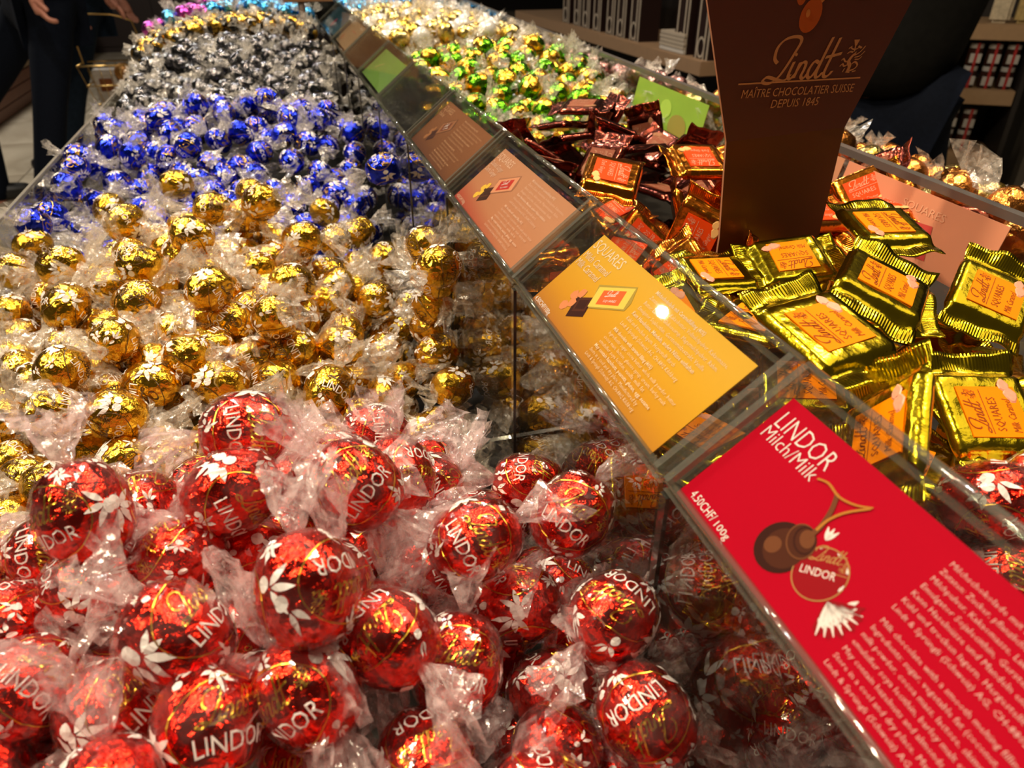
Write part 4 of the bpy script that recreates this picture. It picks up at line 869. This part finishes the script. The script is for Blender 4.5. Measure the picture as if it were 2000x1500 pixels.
SKIN = plain('skin', (.55, .24, .17), .5, noise_amt=.08); JEAN = plain('navy_jeans', (.004, .006, .012), .85, spec=.08, scale=120, noise_amt=.35); JEAN2 = plain('blue_black_jeans', (.010, .018, .032), .85, spec=.08, scale=90, noise_amt=.4)
BLK = plain('black_jacket', (.006, .006, .0055), .8, spec=.08, scale=60, noise_amt=.4); GREY = plain('grey_sweater', (.10, .10, .10), .9, spec=.08, scale=150, noise_amt=.3); SHOE = plain('black_shoes', (.012, .012, .012), .4)
HAIR = plain('dark_hair', (.02, .012, .008), .6)
V = Vector
def hand(parent, wrist, dirv, side, nrm, curl=.5):
    """palm and five fingers; dirv = along the hand, side = towards the thumb"""
    d, s, n = V(dirv).normalized(), V(side).normalized(), V(nrm).normalized(); w0 = V(wrist)
    J = {'w': (w0, .026), 'p': (w0 + d * .045, (.030)), 'p2': (w0 + d * .085, .026)}; E = [('w', 'p'), ('p', 'p2')]
    for k, (off, ln, r) in enumerate(((.028, .062, .0098), (.010, .068, .010), (-.009, .063, .0098), (-.026, .050, .009))):
        b0 = w0 + d * .088 + s * off; a = b0 + d * ln * .42 + n * ln * .12 * curl; c = a + (d * (1 - curl) + n * curl) * ln * .32; e = c + (d * (1 - curl * 1.7) + n * curl * 1.5).normalized() * ln * .28
        J.update({f'f{k}0': (b0, r), f'f{k}1': (a, r * .95), f'f{k}2': (c, r * .9), f'f{k}3': (e, r * .75)}); E += [('p2', f'f{k}0'), (f'f{k}0', f'f{k}1'), (f'f{k}1', f'f{k}2'), (f'f{k}2', f'f{k}3')]
    t0 = w0 + d * .035 + s * .030; t1 = t0 + (d * .5 + s * .6 + n * .3) * .035; t2 = t1 + (d * .8 + s * .1 + n * .4) * .030
    J.update({'t0': (t0, .012), 't1': (t1, .0105), 't2': (t2, .009)}); E += [('p', 't0'), ('t0', 't1'), ('t1', 't2')]
    return J, E
def person(label, hip, hL, kL, aL, hR, kR, aR, face, jean, top, handw, handd, hands, handn, hem=.0, grip=.5, wide=1.0, arm2=None):
    """all points in the frame of the eye; face = direction the person looks in"""
    up = V((0, 0, 1)); Z = V((0, 0, EYE)); f = V(face).normalized(); s = f.cross(up)      # s = the person's right
    r = empty('person', (hip[0], hip[1], 0)); tag(r, label, 'person')
    hip, hL, kL, aL, hR, kR, aR = [V(p) + Z for p in (hip, hL, kL, aL, hR, kR, aR)]
    ch = hip + up * .40; nk = hip + up * .60; hd = nk + up * .17 + f * .02; wr2 = V(handw) + Z
    sR, sL = nk - up * .07 + s * .19 * wide, nk - up * .07 - s * .19 * wide
    near = sR if (sR - wr2).length < (sL - wr2).length else sL; oth = sL if near is sR else sR
    el = near.lerp(wr2, .52) - f * .05; ohd = V(arm2) + Z if arm2 else oth - up * .55 + f * .12; oel = oth.lerp(ohd, .5) - f * .05
    # body: head, neck, trunk, arms, legs in one surface
    J = {'hip': (hip, .12), 'ch': (ch, .13), 'nk': (nk, .055), 'h1': (nk + up * .09, .068), 'h2': (hd, .092), 'h3': (hd + up * .08, .062), 'n': (nk, .05), 'sa': (near, .05), 'ea': (el, .036), 'wa': (wr2, .026), 'sb': (oth, .05), 'eb': (oel, .036), 'wb': (ohd, .026),
         'hl': (hL, .075), 'kl': (kL, .05), 'al': (aL, .035), 'hr': (hR, .075), 'kr': (kR, .05), 'ar': (aR, .035)}
    J.pop('n'); E = [('hip', 'ch'), ('ch', 'nk'), ('nk', 'h1'), ('h1', 'h2'), ('h2', 'h3'), ('ch', 'sa'), ('sa', 'ea'), ('ea', 'wa'), ('ch', 'sb'), ('sb', 'eb'), ('eb', 'wb'), ('hip', 'hl'), ('hl', 'kl'), ('kl', 'al'), ('hip', 'hr'), ('hr', 'kr'), ('kr', 'ar')]
    skin_mesh('body', J, E, SKIN, r)
    HJ, HE = hand(r, wr2, handd, hands, handn, grip); skin_mesh('hand', HJ, HE, SKIN, r, 1)
    HJ, HE = hand(r, ohd, (ohd - oel), s, f, .4); skin_mesh('hand', HJ, HE, SKIN, r, 1)
    J = {'hip': (hip - up * .02, .14 * wide), 'hl': (hL, .098 * wide), 'ml': (hL.lerp(kL, .5), .088), 'kl': (kL, .072), 'cl': (kL.lerp(aL, .5), .068), 'al': (aL + up * .02, .062), 'hr': (hR, .098 * wide), 'mr': (hR.lerp(kR, .5), .088), 'kr': (kR, .072), 'cr': (kR.lerp(aR, .5), .068), 'ar': (aR + up * .02, .062)}
    skin_mesh('trousers', J, [('hip', 'hl'), ('hl', 'ml'), ('ml', 'kl'), ('kl', 'cl'), ('cl', 'al'), ('hip', 'hr'), ('hr', 'mr'), ('mr', 'kr'), ('kr', 'cr'), ('cr', 'ar')], jean, r)
    J = {'b0': (hip + up * (hem - .02), .172 * wide), 'b1': (hip + up * .14, .175 * wide), 'ch': (ch, .17 * wide), 'nk': (nk - up * .02, .09), 'sa': (near, .075), 'ea': (el, .058), 'wa': (wr2.lerp(el, .10), .048), 'sb': (oth, .075), 'eb': (oel, .058), 'wb': (ohd.lerp(oel, .1), .048)}
    skin_mesh('jacket', J, [('b0', 'b1'), ('b1', 'ch'), ('ch', 'nk'), ('ch', 'sa'), ('sa', 'ea'), ('ea', 'wa'), ('ch', 'sb'), ('sb', 'eb'), ('eb', 'wb')], top, r)
    for a in (aL, aR):
        g = V((a.x, a.y, .045)); skin_mesh('shoe', {'a': (g - f * .05, .043), 'b': (g + f * .06, .044), 'c': (g + f * .16 - up * .008, .034)}, [('a', 'b'), ('b', 'c')], SHOE, r, 1)
    skin_mesh('hair', {'a': (hd + up * .05 - f * .02, .098), 'b': (hd - f * .045 - up * .02, .082)}, [('a', 'b')], HAIR, r, 1)
    fm = MB(); fc = hd + f * .085                                      # a face: eyes, nose, mouth, ears
    for e in (-1, 1): fm.lathe([(0.0005, -.004), (.006, -.001), (.0005, .004)], 8, 0, tuple(fc + s * .032 * e + up * .005))
    fo = fm.build('eye', plain('eye_dark', (.02, .015, .01), .2), r); fo.matrix_parent_inverse = r.matrix_basis.inverted()
    skin_mesh('nose', {'a': (fc + up * .0, .009), 'b': (fc + f * .02 - up * .025, .012)}, [('a', 'b')], SKIN, r, 1)
    return r
def A(x, y, d): return V(at(x, y, d))
person('person in dark navy jeans and black jacket walking past at the far left', A(78, -5, 3.2), A(100, 25, 3.15), A(98, 205, 3.2), A(98, 415, 3.35), A(55, 20, 3.3), A(-50, 215, 3.4), A(2, 405, 3.6), (1, .35, 0), JEAN, BLK,
       A(62, -12, 2.95), A(92, 42, 2.95) - A(62, -12, 2.95), (.3, -1, .1), (1, .3, -.3), -.02, .8)
bh = A(205, -8, 3.62)
person('person in blue-black jeans and grey sweater holding a wire basket', A(150, -12, 3.8), A(158, 15, 3.75), A(140, 190, 3.8), A(128, 395, 3.9), A(120, 10, 3.85), A(112, 190, 3.95), A(100, 380, 4.1), (.9, -.3, 0), JEAN2, GREY,
       bh, A(236, 20, 3.60) - bh, (.2, -1, .3), (.3, .1, -1), -.01, .9)
pr = A(1700, 195, 1.90)
person('person seen from behind in black jacket and dark jeans behind the sign', pr, A(1640, 240, 1.95), A(1645, 470, 2.12), A(1640, 780, 2.4), A(1785, 235, 1.90), A(1772, 470, 2.06), A(1730, 780, 2.38), (.45, .9, 0), JEAN, BLK,
       pr + V((.26, .10, .12)), (-.5, .6, .1), (0, 0, 1), (-.8, .3, 0), .015, .5, 1.05, pr + V((-.05, .32, .12)))
# wire shopping basket held by the second person
WIRE = foil('brass_wire', (.65, .42, .14), .3, .1); bk = empty('wire_basket', tuple(A(225, 150, 3.75) + V((0, 0, EYE)))); tag(bk, 'brass wire shopping basket with bright goods, hanging from the hand of the sweater person', 'basket')
bc = A(225, 118, 3.78)
def bring(z, w, d, r=.0035):
    return MB().tube([(-w, -d, z), (w, -d, z), (w, d, z), (-w, d, z), (-w, -d, z)], r, 6)
for z, w_, d_ in ((.065, .145, .09), (-.03, .125, .075), (-.125, .10, .06)):
    bring(z, w_, d_).build('wire_hoop', WIRE, bk, True)
for k in range(7):
    a = -1 + k / 3
    for s_ in (-1, 1): MB().tube([(a * .145, s_ * .09, .065), (a * .10, s_ * .06, -.125)], .0018, 5).build('wire_rib', WIRE, bk, True)
MB().tube([(-.13, 0, .065), (-.14, 0, .20), (-.125, 0, .275), (-.05, 0, .29), (.05, 0, .285), (.09, 0, .275), (.14, 0, .255), (.15, 0, .20), (.145, 0, .065)], .004, 6).build('handle', WIRE, bk, True)
bag = empty('paper_bag', tuple(bk.location + V((-.04, 0, -.06)))); MB().box((-.055, -.045, -.05), (.055, .045, .10)).build('bag_body', plain('white_paper', (.5, .46, .42), .7), bag, bevel=.004); tag(bag, 'whitish paper bag inside the wire basket', 'bag')
MB().box((-.03, -.0455, .0), (.03, -.047, .06)).build('bag_print', flat('bag_print_brown', (.22, .08, .03)), bag)
tin = MB().lathe([(.04, -.03), (.046, -.025), (.046, .02), (.04, .03)], 20).build('round_tin', plain('amber_tin', (.35, .16, .04), .3, .6), None, True); tin.location = bk.location + V((.05, -.02, .02)); tin.rotation_euler = (1.4, 0, .2); tag(tin, 'round brown and amber tin on top in the wire basket', 'tin')
rp = MB().box((-.03, -.03, -.03), (.03, .03, .035)).build('red_packet', plain('red_packet_print', (.4, .02, .01), .4), None, bevel=.003); rp.location = bk.location + V((.055, 0, -.075)); tag(rp, 'small red packet at the bottom of the wire basket', 'packet')
# ------------------------------------------------------------------ shop furniture around
CRM = plain('cream_panel', (.42, .30, .18), .5); TER = plain('terracotta_board', (.20, .065, .03), .45, scale=12, noise_amt=.2); LINE = plain('pale_joint', (.30, .22, .17), .6)
pl = empty('display_plinth', (-2.3, 7, 0)); tag(pl, 'low cream and terracotta boarded plinth at the far left behind the walking person', 'plinth')
def pb(mb, nm, m): o = mb.build(nm, m, pl, bevel=0); o.matrix_parent_inverse = Matrix.Translation((2.3, -7, 0)); return o
for k in range(3): pb(MB().box((-2.7, 4.4, .005 + k * .078), (-1.885, 9.6, .075 + k * .078)), 'front_board', TER)
pb(MB().box((-2.68, 4.42, 0), (-1.90, 9.58, .24)), 'pale_core', LINE)
for k in range(2): pb(MB().box((-2.7, 4.4, .243 + k * .11), (-1.885, 9.6, .348 + k * .11)), 'cream_board', CRM)
DKC = plain('dark_cabinet_wood', (.022, .010, .008), .45)
cbn = empty('dark_cabinet', (-.6, 10.2, 0)); tag(cbn, 'long dark brown cabinet at the back beyond the cream floor', 'cabinet')
for nm, a, b_ in (('cabinet_body', (-2.05, 9.95, .0), (2.0, 10.6, .92)), ('cabinet_top', (-2.1, 9.9, .92), (2.05, 10.65, .97))):
    o = MB().box(a, b_).build(nm, DKC, cbn); o.matrix_parent_inverse = Matrix.Translation((.6, -10.2, 0))
for k in range(5):
    o = MB().box((-2.0 + k * .8, 9.93, .06), (-1.24 + k * .8, 9.955, .88)).build('door', DKC, cbn, bevel=.006); o.matrix_parent_inverse = Matrix.Translation((.6, -10.2, 0))
# shelving on the right
SHB = plain('tan_shelf_board', (.30, .19, .10), .5); SHD = plain('dark_shelf_back', (.012, .009, .008), .6)
s_ = V((.826, -.563, 0)); nb = V((-.563, -.826, 0)); B0 = A(1870, 188, 2.95)
SM = Matrix(((s_.x, -nb.x, 0, B0.x), (s_.y, -nb.y, 0, B0.y), (0, 0, 1, EYE), (0, 0, 0, 1)))       # x along the shelf, y into it
ru = empty('shelf_unit'); ru.matrix_world = SM; tag(ru, 'dark shelving with tan shelf fronts at the right behind the person', 'shelf')
LV = (B0.z + .235, B0.z, B0.z - .245, B0.z - .49)
for k, z in enumerate(LV): MB().box((-.75, 0, z - .028), (.20 if k else .55, .34, z + .028)).build('shelf_board', SHB, ru, bevel=.002)
MB().box((-.76, .34, -EYE), (.22, .36, .2)).build('back_panel', SHD, ru)
for x in (-.77, .205): MB().box((x, .0, -EYE), (x + .018, .36, .2)).build('side_panel', SHD, ru)
ru2 = empty('shelf_bay'); ru2.matrix_world = SM @ Matrix.Translation((.29, -.05, 0)); tag(ru2, 'next shelf bay at the right edge with a grey upright', 'shelf')
MB().box((0, 0, -EYE), (.035, .36, .2)).build('grey_upright', plain('grey_upright_paint', (.09, .08, .065), .5), ru2)
for z in (LV[2] - .01, LV[3] - .02, LV[1] + .05): MB().box((.04, .01, z - .025), (.7, .36, z + .025)).build('shelf_board', SHB, ru2, bevel=.002)
JB, JW, JR, JY = plain('jar_dark_contents', (.03, .012, .008), .2), plain('jar_white_label', (.36, .34, .31), .6), plain('jar_red_band', (.30, .015, .015), .4), plain('yellow_pack', (.24, .21, .06), .5)
jar_me = {}
def jar(x, y, z, par_M, lb, gp, yellow=False):
    r = empty('gift_box' if yellow else 'gift_jar'); r.matrix_world = par_M @ Matrix.Translation((x, y, z)); key = yellow
    if key not in jar_me:
        if yellow:
            b = MB().box((-.026, -.026, 0), (.026, .026, .075)); lid = MB().box((-.028, -.028, .075), (.028, .028, .086)); lab = MB().box((-.018, -.0272, .02), (.018, -.0262, .06))
        else:
            b = MB().lathe([(.024, 0), (.027, .004), (.027, .058), (.022, .064)], 14); lid = MB().lathe([(.025, .064), (.025, .078), (.023, .080)], 14); lab = MB().box((-.020, -.0285, .012), (.020, -.024, .045))
        band = MB().box((-.005, -.0292, .0), (.005, -.0262, .084))
        jar_me[key] = [mesh(n_, q.v, q.f) for n_, q in (('body', b), ('lid', lid), ('label', lab), ('ribbon', band))]
        for q, mt in zip(jar_me[key], (JY, JB, JB, JY) if yellow else (JB, JW, JW, JR)): q.materials.append(mt)
    for q in jar_me[key]: link(q.name, q, parent=r)
    tag(r, lb, 'jar' if not yellow else 'box', gp)
for lv, zz in ((1, LV[1] + .028), (2, LV[2] + .028)):
    nm = 'middle' if lv == 1 else 'lower'
    for row in range(2):
        for k in range(3): jar(.03 + k * .066 - (.045 if lv == 2 else 0) - (.04 if lv == 2 else 0), .06, zz + row * .082, SM, f'dark jar with white label and red ribbon, stacked on the {nm} shelf at right', f'jars on the {nm} shelf')
        for k in range(2): jar(-.075 - k * .062 - (.085 if lv == 2 else 0), .06, zz + row * .088, SM, f'dull yellow gift box left of the jars on the {nm} shelf', f'yellow boxes on the {nm} shelf', True)
for k in range(5):
    b = MB().box((-.035, -.02, 0), (.035, .02, .12)).build('sweets_bag', plain('pale_bag_%d' % k, [(.45, .38, .26), (.4, .3, .12), (.42, .4, .36), (.3, .14, .1), (.5, .42, .3)][k], .5, scale=80, noise_amt=.5), None, bevel=.012)
    b.matrix_world = SM @ Matrix.Translation((.08 + k * .085, .07, LV[0] + .028)) @ Matrix.Rotation(.2 * (k % 3 - 1), 4, 'Z'); tag(b, 'pale patterned sweets bag on the top shelf at the right edge', 'bag', 'bags on the top right shelf')
wb2 = MB().box((-.05, -.03, 0), (.05, .03, .14)).build('white_bag', plain('white_bag_paper', (.5, .46, .38), .6), None, bevel=.008); wb2.matrix_world = SM @ Matrix.Translation((.42, .04, LV[2] + .015)); tag(wb2, 'white bag on the shelf bay at the very right edge', 'bag')
# shelf behind the green truffles, running along the counter
zs = -.335; sh = empty('long_shelf', (1.3, 2.4, 0)); tag(sh, 'tan fronted shelf behind the green truffles with ribboned packages', 'shelf')
def sp_(mb, nm, m, bv=0): o = mb.build(nm, m, sh, bevel=bv); o.matrix_parent_inverse = Matrix.Translation((-1.3, -2.4, 0)); return o
TANS = plain('tan_long_shelf', (.24, .15, .085), .5)
sp_(MB().box((1.30, 2.25, EYE + zs - .045), (1.62, 4.3, EYE + zs)), 'shelf_board', TANS, .002)
sp_(MB().box((1.62, 2.25, 0), (1.64, 4.3, EYE + .25)), 'back_panel', SHD)
sp_(MB().box((1.32, 2.25, .05), (1.62, 4.3, EYE + zs - .25)), 'lower_cabinet', SHD)
PB, PW = plain('package_dark', (.014, .006, .005), .5, spec=.15), plain('package_ribbon', (.34, .29, .23), .6)
pkm = None
for k in range(11):
    y = 2.31 + k * .125 + (.018 if k % 3 else 0)
    if k in (2, 3): continue
    r = empty('ribboned_package', (1.36, y, EYE + zs)); tag(r, 'dark tall package with white ribbon loops on the shelf behind the green truffles', 'package', 'ribboned packages on the long shelf')
    if pkm is None:
        b = MB().box((-.03, -.048, 0), (.05, .048, .30)); rb = MB()
        for yy in (-.040, -.018, .030): rb.box((-.033, yy - .0032, .0), (-.031, yy + .0032, .302))
        lp = MB(); v_, f_ = ring(.024, .032, .007, 18); lp.add([(-.034, a, .035 + b2) for a, b2 in v_], f_)
        pkm = [mesh('package_body', b.v, b.f), mesh('ribbon', rb.v, rb.f), mesh('ribbon_loop', lp.v, lp.f)]
        for q, mt in zip(pkm, (PB, PW, PW)): q.materials.append(mt)
    for q in pkm: link(q.name, q, parent=r)
for k in range(5):
    b = MB().box((-.05, -.09, 0), (.05, .09, .012)).build('white_box', PW if k else plain('white_carton', (.42, .4, .37), .6), None, bevel=.002); b.location = (1.37, 2.50 + .004 * (k % 2), EYE + zs + .0125 * k + .0005); tag(b, ['bottom', 'second', 'third', 'fourth', 'topmost'][k] + ' flat pale carton of the stack between the ribboned packages', 'carton', 'flat cartons on the long shelf')
